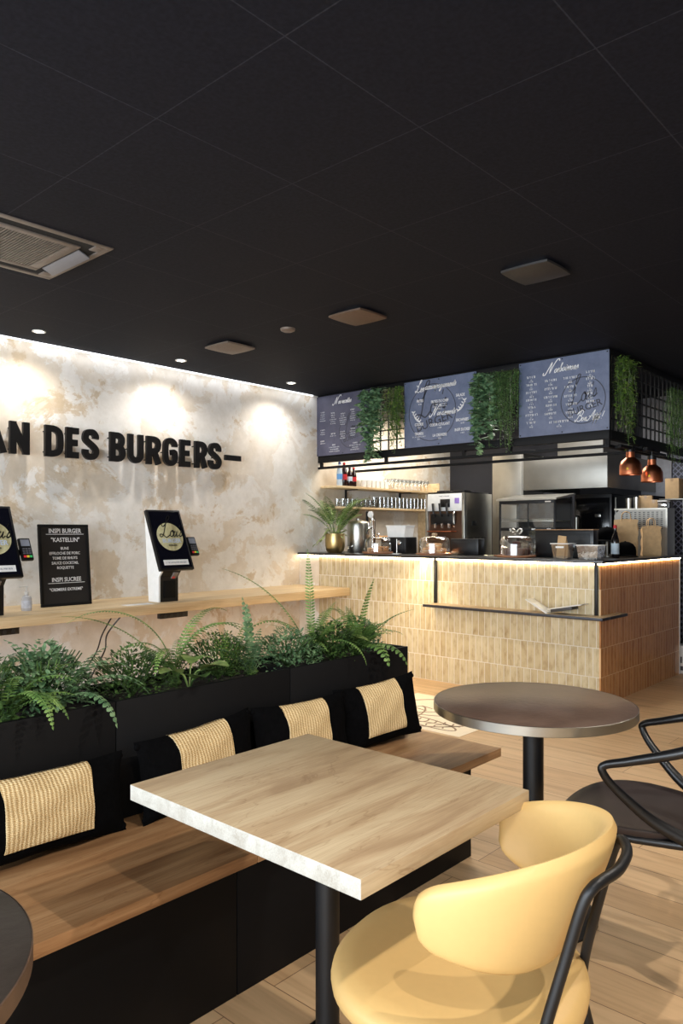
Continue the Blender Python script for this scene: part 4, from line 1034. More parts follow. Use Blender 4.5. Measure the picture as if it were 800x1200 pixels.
for i, (dy, a, x, l) in enumerate(((.02, 6, 5.71, 'folded kraft paper bag sticking out of the clear tub, left one'), (-.025, -14, 5.735, 'folded kraft paper bag sticking out of the clear tub, right one'))):
    b = B(); M = Matrix.Translation((x, 2.735 + dy, CT + .004)) @ Matrix.Rotation(R(a), 4, 'X'); box(b, -.006, .006, -.036, .036, .004, .185 - .01 * i, .002, M); solo('folded_paper_bag', b, kraft, l, 'paper bag', 'folded kraft bags in the clear tub')
tub(5.72, 2.50, .15, .175, .115, 'clear tapered tub with white paper packets, beside the bottle on the counter')
b = B(); rr = random.Random(9)
for k in range(60): 
    M = Matrix.Translation((5.72 + rr.uniform(-.045, .045), 2.50 + rr.uniform(-.058, .058), CT + .012 + .045 * rr.random())) @ Euler((rr.random() * 3, rr.random() * 3, rr.random() * 3)).to_matrix().to_4x4()
    box(b, -.014, .014, -.01, .01, -.002, .002, .0008, M)
solo('sugar_packets', b, white_plastic, 'heap of white paper packets inside the right clear tub', 'packets', kind='stuff')
# bottle, caps
t = thing('sauce_bottle', 'dark bottle with white and blue label at the counter corner', 'bottle', (6.2, 2.5, CT))
b = B(); lathe(b, [(.03, 0), (.032, .01), (.032, .15), (.026, .18), (.013, .21), (.013, .25)], (6.2, 2.5, CT), 20); obj('bottle_body', b, simple('dark_bottle_glass', rgb(20, 16, 16), .1), t)
b = B(); lathe(b, [(.0145, .25), (.0145, .275), (.012, .278)], (6.2, 2.5, CT), 14); obj('cap', b, simple('red_bottle_cap', rgb(190, 40, 50), .4), t)
b = B(); lathe(b, [(.0327, .035), (.0327, .125)], (6.2, 2.5, CT), 20, capb=False, capt=False); obj('label_sticker', b, simple('white_blue_sticker', rgb(200, 216, 226), .5, 0, .15, 20), t)
def cap_hat(x, y, z, rz, rx, label, s=1.0):
    t = thing('baseball_cap', label, 'cap', (x, y, z), 0, 'black caps on the counter')
    M = Matrix.Translation((x, y, z)) @ Matrix.Rotation(rz, 4, 'Z') @ Matrix.Rotation(rx, 4, 'X') @ Matrix.Scale(s, 4)
    b = B(); lathe(b, [(.095, .0), (.097, .03), (.09, .07), (.068, .1), (.035, .118), (.001, .122)], seg=28, M=M, capt=False); ball(b, (0, 0, .123), .008, M, 8, 6, (1, 1, .5)); obj('crown', b, black_fabric, t)
    b = B(); vs = []; fs = []; n = 16
    for i in range(n + 1):
        a = -R(62) + R(124) * i / n; c_, s_ = math.cos(a), math.sin(a)
        for rad, dz in ((.093, 0), (.093 + .075 * math.cos(a * .95), -.012 * (1 + s_ * s_))): vs += [(rad * s_, -rad * c_, dz + .006), (rad * s_, -rad * c_, dz)]
    for i in range(n):
        a = 4 * i; fs += [(a, a + 2, a + 6, a + 4), (a + 1, a + 5, a + 7, a + 3), (a + 2, a + 3, a + 7, a + 6)]
    add_raw(b, vs, fs, M); obj('visor', b, black_fabric, t, 60)
cap_hat(6.52, 2.54, CT + .02, R(-70), 0, 'black cap lying on the counter in front of the kraft carrier bag', .95)
t = thing('cap_stand', 'dark steel cap stand on the counter beside the bottle', 'stand', (6.42, 2.62, CT))
b = B(); lathe(b, [(.06, 0), (.06, .01), (.012, .014), (.012, .19), (.03, .2), (.001, .215)], (6.42, 2.66, CT), 18, capt=False); obj('stand_body', b, steel_dull, t)
cap_hat(6.42, 2.66, CT + .15, R(-80), R(0), 'black cap with red and white mark hanging above the bottle', .95)
# kraft carrier bags
def carrier(x, y, w, d, h, rz, label, tall=True):
    t = thing('paper_carrier_bag', label, 'paper bag', (x, y, CT), 0, 'kraft carrier bags on the counter')
    M = Matrix.Translation((x, y, CT)) @ Matrix.Rotation(rz, 4, 'Z'); rr = random.Random(int(w * 1000)); b = B(); vs = []; fs = []
    K = 9; ring = [(-1, -1), (0, -1.0), (1, -1), (1.0, 0), (1, 1), (0, 1.0), (-1, 1), (-1.0, 0)]
    for j in range(K):
        s = j / (K - 1)
        for i, (u, v) in enumerate(ring):
            g = .16 * s if i in (3, 7) else 0
            cr = .13 * math.sin(j * 1.9 + i * 2.3) * (.4 + s)
            vs.append((u * w / 2 * (1 - g + cr * .4), v * d / 2 * (1 - .25 * s + cr), h * s + (.01 * math.sin(i * 1.7) if j == K - 1 else 0)))
    for j in range(K - 1):
        for i in range(8): a = j * 8 + i; c_ = j * 8 + (i + 1) % 8; fs.append((a, c_, c_ + 8, a + 8))
    fs.append(tuple(reversed(range(8)))); add_raw(b, vs, fs, M); obj('bag_body', b, kraft, t, 25)
    for s in (-1, 1):
        b = B(); tube(b, [(-w * .2, s * d * .36, h - .01), (-w * .17, s * d * .36, h + .055), (0, s * d * .34, h + .075), (w * .17, s * d * .36, h + .055), (w * .2, s * d * .36, h - .01)], .008, 8, 4, flat=.4, M=M); obj('handle', b, kraft, t)
    return t
carrier(6.85, 2.66, .20, .13, .33, R(-70), 'crumpled kraft paper carrier bag standing on the counter behind the black caps')
t = carrier(7.03, 2.50, .16, .10, .27, R(-60), 'open kraft paper bag with dark side, right of the carrier bag on the counter')

# steel cabinet with perforated panel on the return
t = thing('vented_steel_box', 'stainless steel box with rows of vent slots and one cut corner on the counter return', 'appliance', (7.3, 2.66, CT))
M = Matrix(((0, 0, 1, 7.2), (-1, 0, 0, 2.91), (0, 1, 0, CT), (0, 0, 0, 1)))
b = B(); prism(b, [(0, 0), (.50, 0), (.50, .445), (.06, .445), (0, .385)], .2, M); obj('housing', b, steel_dull, t, 20)
M = Matrix(((0, 0, -1, 7.199), (-1, 0, 0, 2.91), (0, 1, 0, CT), (0, 0, 0, 1)))
b = B()
for a in ((0, .5, .43, .445), (.485, .5, 0, .43)): box(b, a[0], a[1], a[2], a[3], 0, .004, M=M)
obj('edge_frame', b, steel, t)
b = B()
for i in range(10):
    for j in range(9):
        box(b, .07 + i * .041, .09 + i * .041, .25 + j * .019, .257 + j * .019, 0, .002, M=M)
obj('vent_slots', b, simple('dark_vent', rgb(40, 40, 44), .6), t)
zt = CT + .4455
for i, (y, h, l, m_) in enumerate(((2.80, .1, 'steel beaker on top of the vented steel box, left one', steel), (2.725, .11, 'steel beaker on top of the vented steel box, right one', steel))):
    b = B(); lathe(b, [(.024, 0), (.03, h), (.027, h), (.022, .004)], (7.28, y, zt), 22, capt=False); lathe(b, [(.022, .004), (.001, .004)], (7.28, y, zt), 22, capb=False, capt=False)
    solo('steel_beaker', b, m_, l, 'beaker', 'beakers on the steel box')
def carton_box(x, y, z, dx, dy, dz, rz, label):
    t = thing('cardboard_box', label, 'cardboard box', (x, y, z), 0, 'small cartons above the steel box')
    M = Matrix.Translation((x, y, z)) @ Matrix.Rotation(rz, 4, 'Z')
    b = B(); box(b, -dx / 2, dx / 2, -dy / 2, dy / 2, 0, dz, .002, M); obj('box_body', b, carton, t)
    b = B(); box(b, -dx / 2 - .001, dx / 2 + .001, -.012, .012, dz - .03, dz + .001, 0, M); obj('tape', b, simple('brown_tape', rgb(150, 120, 84), .3) if 'brown_tape' not in bpy.data.materials else bpy.data.materials['brown_tape'], t)
    return t
carton_box(7.35, 2.66, zt, .05, .12, .125, .1, 'upright brown carton behind the steel beakers')
carton_box(7.33, 2.575, zt, .1, .07, .08, .2, 'small brown carton in the middle of the vented steel box top')
t = thing('clear_container', 'small clear container stack on the right end of the steel box', 'container', (7.3, 2.475, zt))
b = B(); box(b, 7.25, 7.34, 2.435, 2.515, zt, zt + .06, .004); obj('container_body', b, frost, t)
b = B(); box(b, 7.246, 7.344, 2.431, 2.519, zt + .0605, zt + .07, .002); obj('lid', b, white_plastic, t)
# hanging wire shelf with carton (beneath the canopy side)
t = thing('wire_rack', 'thin light rack standing above the steel box carrying a carton', 'rack', (7.6, 2.5, 0))
b = B(); box(b, 7.52, 7.75, 2.36, 2.60, 1.66, 1.672, .002)
for a, c_ in ((7.53, 2.37), (7.74, 2.37), (7.53, 2.59), (7.74, 2.59)): box(b, a - .006, a + .006, c_ - .006, c_ + .006, 0, 1.66)
obj('rack_frame', b, steel_dull, t)
carton_box(7.64, 2.49, 1.672, .15, .13, .20, 0, 'tall brown carton on the rack below the right heat lamp')

# ------------------------------------------------------------------ kitchen behind
t = thing('back_worktop', 'dark back worktop under the machines behind the counter', 'worktop', (7.4, 4.0, 0))
b = B(); box(b, 6.75, 8.40, 3.9, 4.25, 0, .87, .003); box(b, 6.75, 7.6, 4.25, 5.1, 0, .87, .003); box(b, 6.55, 8.4, 2.72 + .34, 3.9, 0, .87, .003); obj('cabinet_body', b, black_board, t)
b = B(); box(b, 6.73, 7.62, 3.9, 5.12, .87, .9, .003); box(b, 6.53, 8.42, 3.05, 3.9, .87, .8999, .003); obj('top_slab', b, steel_dull, t)
# soft serve machine
t = thing('soft_serve_machine', 'stainless soft serve ice cream machine with white panel and three black levers', 'ice cream machine', (7.18, 4.7, .9))
x0, x1, y0, y1 = 6.9, 7.47, 4.435, 4.955
b = B(); box(b, x0 + .04, x1, y0, y1, .9, 1.775, .004); box(b, x0, x0 + .04, y0, y0 + .035, .9, 1.775, .003); box(b, x0, x0 + .04, y1 - .035, y1, .9, 1.775, .003); obj('housing', b, steel, t)
b = B(); box(b, x0 - .002, x0 + .039, y0 + .036, y1 - .036, 1.58, 1.77, .003); fp = obj('front_panel', b, white_plastic, t)
b = B(); box(b, x0 - .006, x0 - .003, 4.62, 4.75, 1.62, 1.71, .002); obj('display_window', b, black_plastic, fp)
b = B(); box(b, x0 - .005, x0 - .003, 4.5, 4.56, 1.66, 1.72, .001); obj('colour_sticker', b, simple('violet_sticker', rgb(160, 130, 210), .5, 0, .3, 30), fp)
b = B(); text(b, '', .02, frame_m((x0 - .003, 4.7, 1.745), (0, -1, 0), (0, 0, 1))) if False else scribble(b, frame_m((x0 - .003, 4.7, 1.738), (0, -1, 0), (0, 0, 1)), 0, 0, .14, .010, seed=8); obj('maker_print', b, simple('grey_print_small', rgb(90, 90, 100), .6), fp, 0)
b = B(); box(b, x0 + .02, x0 + .041, y0 + .036, y1 - .036, 1.1, 1.579); obj('recess', b, simple('brown_tinted_recess', rgb(92, 66, 50), .25, .4), t)
b = B(); box(b, x0 - .03, x0 + .02, 4.56, 4.86, 1.43, 1.55, .008); obj('dispensing_head', b, black_plastic, t)
for y in (4.62, 4.71, 4.80):
    b = B(); tube(b, [(x0 - .035, y, 1.52), (x0 - .05, y + .01, 1.57), (x0 - .03, y + .03, 1.66)], [.012, .011, .015], 10, 3); obj('lever', b, black_plastic, t)
    b = B(); lathe(b, [(.014, 1.39), (.02, 1.44)], (x0 - .02, y, 0), 12); obj('nozzle', b, chrome, t)
b = B(); tube(b, [(x0 - .01, 4.55, 1.56), (x0 - .05, 4.54, 1.55), (x0 - .05, 4.54, 1.42), (x0 - .01, 4.55, 1.4)], .008, 8, 3); obj('handle', b, chrome, t)
b = B(); box(b, x0 - .09, x0 + .02, 4.55, 4.87, 1.345, 1.36, .004); obj('drip_tray', b, copper, t)
b = B(); box(b, x0 + .01, x1 - .02, y0 + .03, y1 - .03, 1.776, 1.79, .003); box(b, x0 + .1, x0 + .25, 4.5, 4.65, 1.79, 1.81, .006); box(b, x0 + .1, x0 + .25, 4.72, 4.87, 1.79, 1.812, .006); obj('hopper_lids', b, black_plastic, t)
b = B()
for i in range(3):
    for j in range(9): box(b, 6.98 + i * .13, 7.07 + i * .13, y0 - .002, y0, 1.1 + j * .022, 1.108 + j * .022)
obj('side_vents', b, black_plastic, t)
b = B(); box(b, 7.05, 7.14, y0 - .004, y0, 1.42, 1.47, .001); obj('rating_plate', b, black_plastic, t)
# tall stainless fridge
t = thing('stainless_fridge', 'tall plain stainless steel fridge against the dark back wall left of the hood', 'fridge', (8.15, 4.48, 0))
b = B(); box(b, 7.92, 8.44, 4.285, 4.69, .05, 2.27, .004); obj('cabinet', b, steel_dull, t)
b = B(); box(b, 7.9, 7.918, 4.29, 4.685, .3, 2.26, .004); d_ = obj('door', b, steel_dull, t)
b = B(); tube(b, [(7.89, 4.32, 1.1), (7.87, 4.32, 1.12), (7.87, 4.32, 1.4), (7.89, 4.32, 1.42)], .008, 8); obj('door_handle', b, chrome, d_)
# hood
t = thing('extractor_hood', 'large brushed stainless extractor hood box over the kitchen', 'extractor hood', (7.7, 3.4, 1.782))
hx, hy0, hy1, hz0, hz1 = 7.1, 2.94, 3.84, 1.782, 2.11
b = B(); box(b, hx, hx + .012, hy0, hy1, hz0, hz1, .001); box(b, hx + .012, 8.44, hy0, hy0 + .012, hz0, hz1, .001); box(b, hx + .012, 8.44, hy1 - .012, hy1, hz0, hz1, .001); box(b, hx, 8.44, hy0, hy1, hz1 + .0002, hz1 + .012, .001); obj('casing', b, steel_dull, t)
b = B()
for k in range(5):
    M = Matrix.Translation((hx + .1, hy0 + .13 + k * .16, hz0 + .05)) @ Matrix.Rotation(R(-20), 4, 'Y'); box(b, 0, .5, -.07, .07, -.01, .01, .002, M)
obj('grease_filters', b, steel, t)
b = B(); box(b, 7.5, 8.3, 3.15, 3.65, hz1 + .0122, CZ - .001, .002); obj('duct', b, steel_dull, t)
# heated display
t = thing('heated_display', 'black framed glass heated display case with sloping steel roof behind the counter', 'display case', (6.78, 3.5, .9))
x0, x1, y0, y1, z1_ = 6.6, 6.97, 3.235, 3.838, 1.655
b = B(); fr = .018
for x in (x0, x1 - fr):
    for y in (y0, y1 - fr): box(b, x, x + fr, y, y + fr, .9, z1_ + (.0 if x == x0 else .04), .002)
for z in (.9, 1.36, z1_ - .03):
    box(b, x0, x0 + fr, y0 + fr, y1 - fr, z, z + .03, .002); box(b, x0 + fr, x1 - fr, y0, y0 + fr, z, z + .03, .002); box(b, x0 + fr, x1 - fr, y1 - fr, y1, z, z + .03, .002)
box(b, x0 + .001, x0 + .01, y0 + .28, y0 + .29, .93, z1_ - .03)
obj('frame', b, black_metal, t)
b = B(); prism(b, [(x0 - .02, z1_ + .002), (x1 + .02, z1_ + .055), (x1 + .02, z1_ + .075), (x0 - .02, z1_ + .018)], y1 - y0 + .04, Matrix(((1, 0, 0, 0), (0, 0, 1, y0 - .02), (0, 1, 0, 0), (0, 0, 0, 1)))); obj('roof', b, steel, t, 20)
b = B(); box(b, x1 - .008, x1 - .002, y0 + fr, y1 - fr, .93, z1_ + .03); obj('back_panel', b, black_plastic, t)
for z in (1.13, 1.45):
    b = B(); box(b, x0 + fr, x1 - .02, y0 + fr, y1 - fr, z, z + .008, .001)
    for k in range(26): box(b, x0 + .02, x0 + .05, y0 + .03 + k * .0215, y0 + .04 + k * .0215, z + .008, z + .025)
    obj('shelf', b, steel, t)
b = B(); box(b, x0 + .003, x0 + .007, y0 + fr, y1 - fr, 1.39, z1_ - .03); box(b, x0 + .003, x0 + .007, y0 + fr, y1 - fr, .93, 1.36); obj('glass_front', b, glass_case, t)
b = B()
for y in (3.30, 3.46, 3.60, 3.70): box(b, x0 - .002, x0, y - .02, y + .02, 1.368, 1.382)
obj('price_labels', b, white_plastic, t)
b = B(); box(b, x0 - .002, x0, 3.28, 3.34, z1_ - .02, z1_ - .01); obj('maker_badge', b, chrome, t)
t = thing('food_tray', 'pale covered food tray inside the heated display', 'tray', (6.75, 3.55, 1.138))
b = B(); box(b, 6.66, 6.85, 3.42, 3.68, 1.138, 1.15, .003); obj('tray', b, steel, t)
b = B(); box(b, 6.67, 6.84, 3.43, 3.67, 1.15, 1.24, .012); obj('clear_cover', b, frost, t)
b = B(); box(b, 6.68, 6.83, 3.45, 3.64, 1.151, 1.2, .02); obj('food', b, cream, t)
# black oven
t = thing('black_oven', 'tall black oven cabinet under the stainless hood', 'oven', (7.8, 3.1, .9))
b = B(); box(b, 7.5, 8.2, 2.72 + .34, 3.46, .9, 1.74, .006); obj('housing', b, black_plastic, t)
b = B(); box(b, 7.488, 7.499, 3.08, 3.44, .95, 1.7, .004); d_ = obj('door', b, simple('black_oven_glass', rgb(12, 12, 14), .12), t)
b = B(); tube(b, [(7.486, 3.42, 1.2), (7.46, 3.42, 1.22), (7.46, 3.42, 1.5), (7.486, 3.42, 1.52)], .008, 8); obj('door_handle', b, steel, d_)
b = B(); box(b, 7.484, 7.488, 3.17, 3.23, 1.5, 1.53, .001); obj('badge', b, steel, d_)
t = thing('black_partition', 'black equipment tower right of the oven below the hood end', 'cabinet', (7.8, 2.9, 0))
b = B(); box(b, 7.52, 8.3, 2.74, 3.05, 0, 1.72, .006); obj('cabinet_body', b, black_board, t)
b = B(); box(b, 7.515, 7.521, 3.02, 3.035, .9, 1.7, .001); obj('steel_edge', b, steel, t)

# wall shelves over the back bar
t = thing('upper_wall_shelf', 'upper pale wood wall shelf behind the bar with bottles and cups', 'shelf', (6.8, 5.5, 1.83))
b = B(); box(b, 5.93, 7.72, 5.42, WL, 1.825, 1.85, .002); obj('board', b, oak_shelf, t)
for x in (6.3, 7.3):
    b = B(); box(b, x, x + .02, 5.62, 5.64, 1.7, 1.825); box(b, x, x + .02, 5.46, 5.62, 1.815, 1.825); obj('bracket', b, black_metal, t)
t = thing('lower_wall_shelf', 'lower pale wood wall shelf behind the bar lined with glasses', 'shelf', (6.8, 5.5, 1.6))
b = B(); box(b, 5.98, 7.72, 5.42, WL, 1.6, 1.622, .002); obj('board', b, oak_shelf, t)
b = B(); box(b, 7.721, 7.745, 5.34, WL, .9, 1.95, .002); obj('side_panel', b, oak_shelf, t)
def bar_bottle(label, body, capc, lab_c):
    t = thing('drink_bottle', label, 'bottle', (0, 0, 0), 0, 'drink bottles on the upper wall shelf')
    b = B(); lathe(b, [(.028, 0), (.032, .01), (.032, .12), (.028, .15), (.012, .185), (.012, .2)], seg=18); obj('bottle_body', b, body, t)
    b = B(); lathe(b, [(.014, .2), (.014, .218), (.012, .22)], seg=14); obj('cap', b, capc, t)
    b = B(); lathe(b, [(.0327, .06), (.0327, .11)], seg=18, capb=False, capt=False); obj('label_sticker', b, lab_c, t); return t
cola = simple('dark_cola', rgb(34, 14, 12), .1); redm = simple('red_label', rgb(196, 32, 40), .4); bluem = simple('blue_label', rgb(90, 150, 210), .4); water = simple('pale_water_plastic', rgb(190, 206, 220), .15)
bcap = simple('blue_cap', rgb(40, 60, 120), .4)
for x, y, args in ((6.06, 5.50, ('clear water bottle with blue label, leftmost on the upper bar shelf', water, bcap, bluem)), (6.14, 5.505, ('tall dark cola bottle with red cap second on the upper bar shelf', cola, redm, redm)),
                (6.22, 5.495, ('dark bottle with pale label third on the upper bar shelf', cola, black_plastic, water)), (6.30, 5.505, ('red labelled dark bottle fourth on the upper bar shelf', cola, redm, redm))):
    o = bar_bottle(*args); o.location = (x, y, 1.8505)
    o.scale = (1, 1, 1.2 if 'tall' in args[0] or 'water' in args[0] else 1)
def cup_stack():
    b = B()
    for k in range(4): lathe(b, [(.026, k * .018), (.034, k * .018 + .03)], seg=18)
    return b
c0 = solo('cup_stack', cup_stack(), white_plastic, 'stack of white cups on the upper bar shelf', 'cups', 'white cup stacks on the upper bar shelf', loc=(0, 0, 0))
k = 0
for x in (6.47, 6.55, 6.63, 6.71, 6.79, 6.87):
    for y in (5.5, 5.58):
        o = c0 if k == 0 else dup(c0); k += 1; o.location = (x, y, 1.8505)
def stem_glass():
    b = B(); lathe(b, [(.03, 0), (.004, .004), (.004, .05), (.028, .075), (.034, .1), (.03, .13)], seg=16, capt=False); return b
g0 = solo('stemmed_glass', stem_glass(), glass_s, 'stemmed glass on the upper bar shelf', 'glass', 'stemmed glasses on the upper bar shelf', loc=(0, 0, 0)); k = 0
for i in range(10):
    for y in (5.48, 5.58):
        o = g0 if k == 0 else dup(g0); k += 1; o.location = (6.97 + i * .076, y, 1.8505)
def tumbler(h, r):
    b = B(); lathe(b, [(r * .8, 0), (r, h), (r * .93, h), (r * .74, .008)], seg=16, capt=False); lathe(b, [(r * .74, .008), (.001, .008)], seg=16, capb=False, capt=False); return b
g1 = solo('short_tumbler', tumbler(.09, .033), glass_s, 'short tumbler at the left half of the lower bar shelf', 'glass', 'short tumblers on the lower bar shelf', loc=(0, 0, 0)); k = 0
for i in range(8):
    for y in (5.48, 5.57):
        o = g1 if k == 0 else dup(g1); k += 1; o.location = (6.10 + i * .077, y, 1.6225)
g2 = solo('tall_tumbler', tumbler(.13, .031), glass_s, 'tall tumbler at the right half of the lower bar shelf', 'glass', 'tall tumblers on the lower bar shelf', loc=(0, 0, 0)); k = 0
for i in range(13):
    for y in (5.48, 5.57):
        o = g2 if k == 0 else dup(g2); k += 1; o.location = (6.74 + i * .074, y, 1.6225)

# carton on the floor behind the counter end
t = thing('white_carton', 'small white printed carton on the floor behind the counter end', 'carton', (7.62, 2.5, 0))
b = B(); box(b, 7.45, 7.80, 2.32, 2.415, 0, .265, .002); obj('carton_body', b, simple('white_carton_board', rgb(222, 212, 204), .6, 0, .03), t)
b = B(); box(b, 7.449, 7.45, 2.35, 2.39, .03, .07); box(b, 7.449, 7.45, 2.36, 2.375, .1, .16); obj('carton_print', b, simple('dark_carton_print', rgb(70, 60, 60), .6), t)
t = thing('crumpled_bag', 'dark crumpled bag lying on top of the white carton', 'bag', (7.62, 2.37, .2655)); bm = B(); ball(bm, (7.63, 2.365, .2655 + .045), .1, sc_=(1.2, .42, .45), u=20, v=12)
rr = random.Random(2)
for v in bm.verts: v.co += Vector((rr.uniform(-.008, .008), rr.uniform(-.006, .006), rr.uniform(-.004, .006)))
obj('bag_body', bm, simple('dark_grey_plastic_bag', rgb(58, 54, 56), .4), t, 60)
bm = B(); tube(bm, [(7.55, 2.365, .34), (7.58, 2.36, .39), (7.66, 2.37, .39), (7.7, 2.365, .34)], .006, 8, 4); obj('bag_handle', bm, bpy.data.materials['dark_grey_plastic_bag'], t)

# ------------------------------------------------------------------ canopy over the counter
FX = 5.88; FY = 2.42; XE = 8.40
t = thing('counter_canopy', 'black steel grid canopy hanging from the ceiling above the tiled counter', 'canopy', (FX, FY, 2.02))
b = B(); s = .05
box(b, FX, FX + s, FY, WL - .003, 2.78, CZ - .001, .002); box(b, FX + s, XE, FY, FY + s, 2.78, CZ - .001, .002); obj('top_rail', b, black_frame, t)
b = B(); box(b, FX, FX + s, FY, WL - .003, 2.10, 2.175, .002); box(b, FX + s, XE, FY, FY + s, 2.10, 2.175, .002); obj('fascia_rail', b, black_frame, t)
b = B(); box(b, FX, FX + .035, FY + .001, WL - .003, 2.03, 2.055, .002); box(b, FX + .035, XE, FY + .001, FY + .035, 2.03, 2.055, .002)
for y in (FY + .002, 3.3, 3.78, 4.7, 5.6): box(b, FX + .003, FX + .03, y, y + .03, 2.055, 2.10)
for x in (6.6, 7.3, 8.0): box(b, x, x + .03, FY + .003, FY + .03, 2.055, 2.10)
box(b, FX + .6, FX + .63, FY + .04, WL - .003, 2.03, 2.055); obj('lower_rail', b, black_frame, t)
for x, y in ((FX, FY), (XE - .05, FY)):
    b = B(); box(b, x + .001, x + .049, y + .001, y + .049, 2.175, 2.78, .002); obj('corner_post', b, black_frame, t)
b = B(); g = .012; k = FY + .16
while k < WL - .05:
    box(b, FX + .012, FX + .024, k, k + g, 2.175, 2.78); k += .105
for i in range(5): box(b, FX + .024, FX + .036, FY + .05, WL - .003, 2.27 + i * .1, 2.27 + i * .1 + g)
obj('front_grid', b, black_metal, t)
b = B(); k = FX + .12
while k < XE - .05: box(b, k, k + g, FY + .012, FY + .024, 2.175, 2.78); k += .105
for i in range(5): box(b, FX + .05, XE - .05, FY + .024, FY + .036, 2.27 + i * .1, 2.27 + i * .1 + g)
obj('side_grid', b, black_metal, t)

def board(y0, y1, label, m):
    """y0 > y1: left and right edges as seen from the room"""
    t = thing('menu_board', label, 'menu board', (FX - .02, (y0 + y1) / 2, 2.17), 0, 'menu boards on the canopy')
    b = B(); box(b, FX - .018, FX - .004, y1, y0, 2.17, 2.812, .002); obj('panel', b, m, t)
    b = B(); 
    for y in (y0 - .04, y1 + .04): box(b, FX - .004, FX - .0002, y - .02, y + .02, 2.2, 2.8)
    obj('mounting_strip', b, black_metal, t)
    b = B()
    for y in (y0 - .015, (y0 + y1) / 2, y1 + .015):
        for z in (2.185, 2.797): M = frame_m((FX - .018, y, z), (0, -1, 0), (0, 0, 1)); lathe(b, [(.006, 0), (.006, .002)], seg=10, M=M)
    obj('screws', b, black_metal, t)
    return t, frame_m((FX - .0185, y0, 2.17), (0, -1, 0), (0, 0, 1))
def logo(t, M, cx, cy, r, dark):
    b = B(); pts = [(cx + r * math.cos(2 * PI * k / 64), cy + r * math.sin(2 * PI * k / 64)) for k in range(65)]
    ribbon(b, pts, .007, .0006, M); Mr = M @ Matrix.Translation((cx, cy, 0)) @ Matrix.Rotation(R(14), 4, 'Z')
    cursive(b, "Lo", r * .36, Mr, -r * .62, -.04 * r, r * .05, .0006); cursive(b, "u's", r * .3, Mr, r * .1, -.02 * r, r * .04, .0006)
    text(b, 'BURGER', r * .42, Mr, 0, -r * .48, .0004, sx=1.0); obj('logo_print', b, dark, t, 0)
# board 1: Nos recettes (left)
t, M = board(5.655, 4.892, 'left menu board headed Nos recettes, against the plaster wall', slate_dark); logo(t, M, .50, .23, .17, chalk_dark)
M2 = M @ Matrix.Translation((0, 0, .0008)); b = B(); cursive(b, 'Nos recettes', .026, M2, .26, .54, .006)
sd = 1
for cx, y0_, n in ((.09, .46, 5), (.09, .27, 3), (.09, .15, 2), (.24, .44, 6), (.24, .22, 2), (.38, .42, 6), (.38, .23, 4), (.52, .45, 6), (.52, .25, 4), (.655, .5, 5), (.655, .3, 6), (.26, .10, 4), (.55, .10, 4)):
    for k in range(n):
        sd += 1; w = (.06 if k == 0 else random.Random(sd).uniform(.05, .095)) * (1.6 if cx in (.26, .55) and k else 1); h = .014 if k == 0 else .009
        scribble(b, M2, cx, y0_ - k * .022, w, h, seed=sd)
obj('board_writing', b, white_paint, t, 0)
# board 2
t, M = board(4.462, 3.645, 'middle menu board headed Les accompagnements between ivy plants', slate_board); logo(t, M, .33, .32, .27, chalk_dark)
M2 = M @ Matrix.Translation((0, 0, .0008)); b = B(); cursive(b, 'Les', .034, M2, .14, .53, .007); cursive(b, 'accompagnements', .0275, M2, .25, .545, .0065)
cursive(b, 'Nos desserts', .028, M2, .33, .285, .0065)
def item(s, x, y, w=1.0, sub=0, sz=.038):
    text(b, s, sz, M2, x, y, sx=.72 * w)
    for q in range(sub): scribble(b, M2, x, y - .022 - q * .02, .16, .010, seed=int(x * 99) + q)
    scribble(b, M2, x, y - .026 - sub * .021, .04, .014, seed=int(x * 77 + y * 31))
item('FRITES', .19, .43); item('FRITES DU CHEF', .42, .405, 1, 2); item('SALADE', .65, .435); item('COOKIE', .18, .205); item('COEUR COULANT', .42, .185); item('BROWNIES', .67, .205)
item('TIRAMISU', .18, .115, .9, 1); item('INSPI SUCREE', .67, .115); item('LA CREMIERE', .42, .085)
for cx, cy, s in ((.11, .27, 1), (.70, .33, -1)):
    st = [(cx, cy + .07), (cx + s * .01, cy + .03), (cx + s * .04, cy - .01), (cx + s * .09, cy - .04)]
    st = [(cx - .0, cy + .08), (cx + s * .012, cy + .03), (cx + s * .04, cy - .01), (cx + s * .085, cy - .035)]
    ribbon(b, st, .006, .0006, M2, sub=4)
    for k in range(5):
        f = k / 5 + .1; px_ = cx + s * .085 * f ** 1.4; py_ = cy + .08 - .115 * f ** .8
        for q in (-1, 1): ribbon(b, [(px_, py_), (px_ + q * .02, py_ + .018)], .009, .0006, M2)
obj('board_writing', b, white_paint, t, 0)
# board 3
t, M = board(3.212, 2.412, 'right menu board headed Nos boissons at the canopy corner', slate_board); logo(t, M, .58, .26, .19, chalk_dark)
M2 = M @ Matrix.Translation((0, 0, .0008)); b = B(); cursive(b, 'Nos', .032, M2, .26, .52, .007); cursive(b, 'boissons', .03, M2, .37, .525, .006)
cursive(b, 'Bon App', .028, M2, .52, .09, .005); cursive(b, 'étit !', .026, M2, .66, .095, .005)
for ci, (cx, ys, w) in enumerate(((.12, [.50, .435, .37, .305, .24, .175, .11], .115), (.30, [.45, .38, .31, .24, .17], .13), (.475, [.45, .375, .30, .23, .16], .145), (.645, [.475, .42, .36, .30, .235], .07), (.375, [.095], .17))):
    for yi, y in enumerate(ys):
        sd += 1; scribble(b, M2, cx, y, w * random.Random(sd).uniform(.7, 1.05), .019, seed=sd); sd += 1
        scribble(b, M2, cx, y - .018, .018, .008, seed=sd); scribble(b, M2, cx, y - .036, .04, .013, seed=sd + 40)
obj('board_writing', b, white_paint, t, 0)

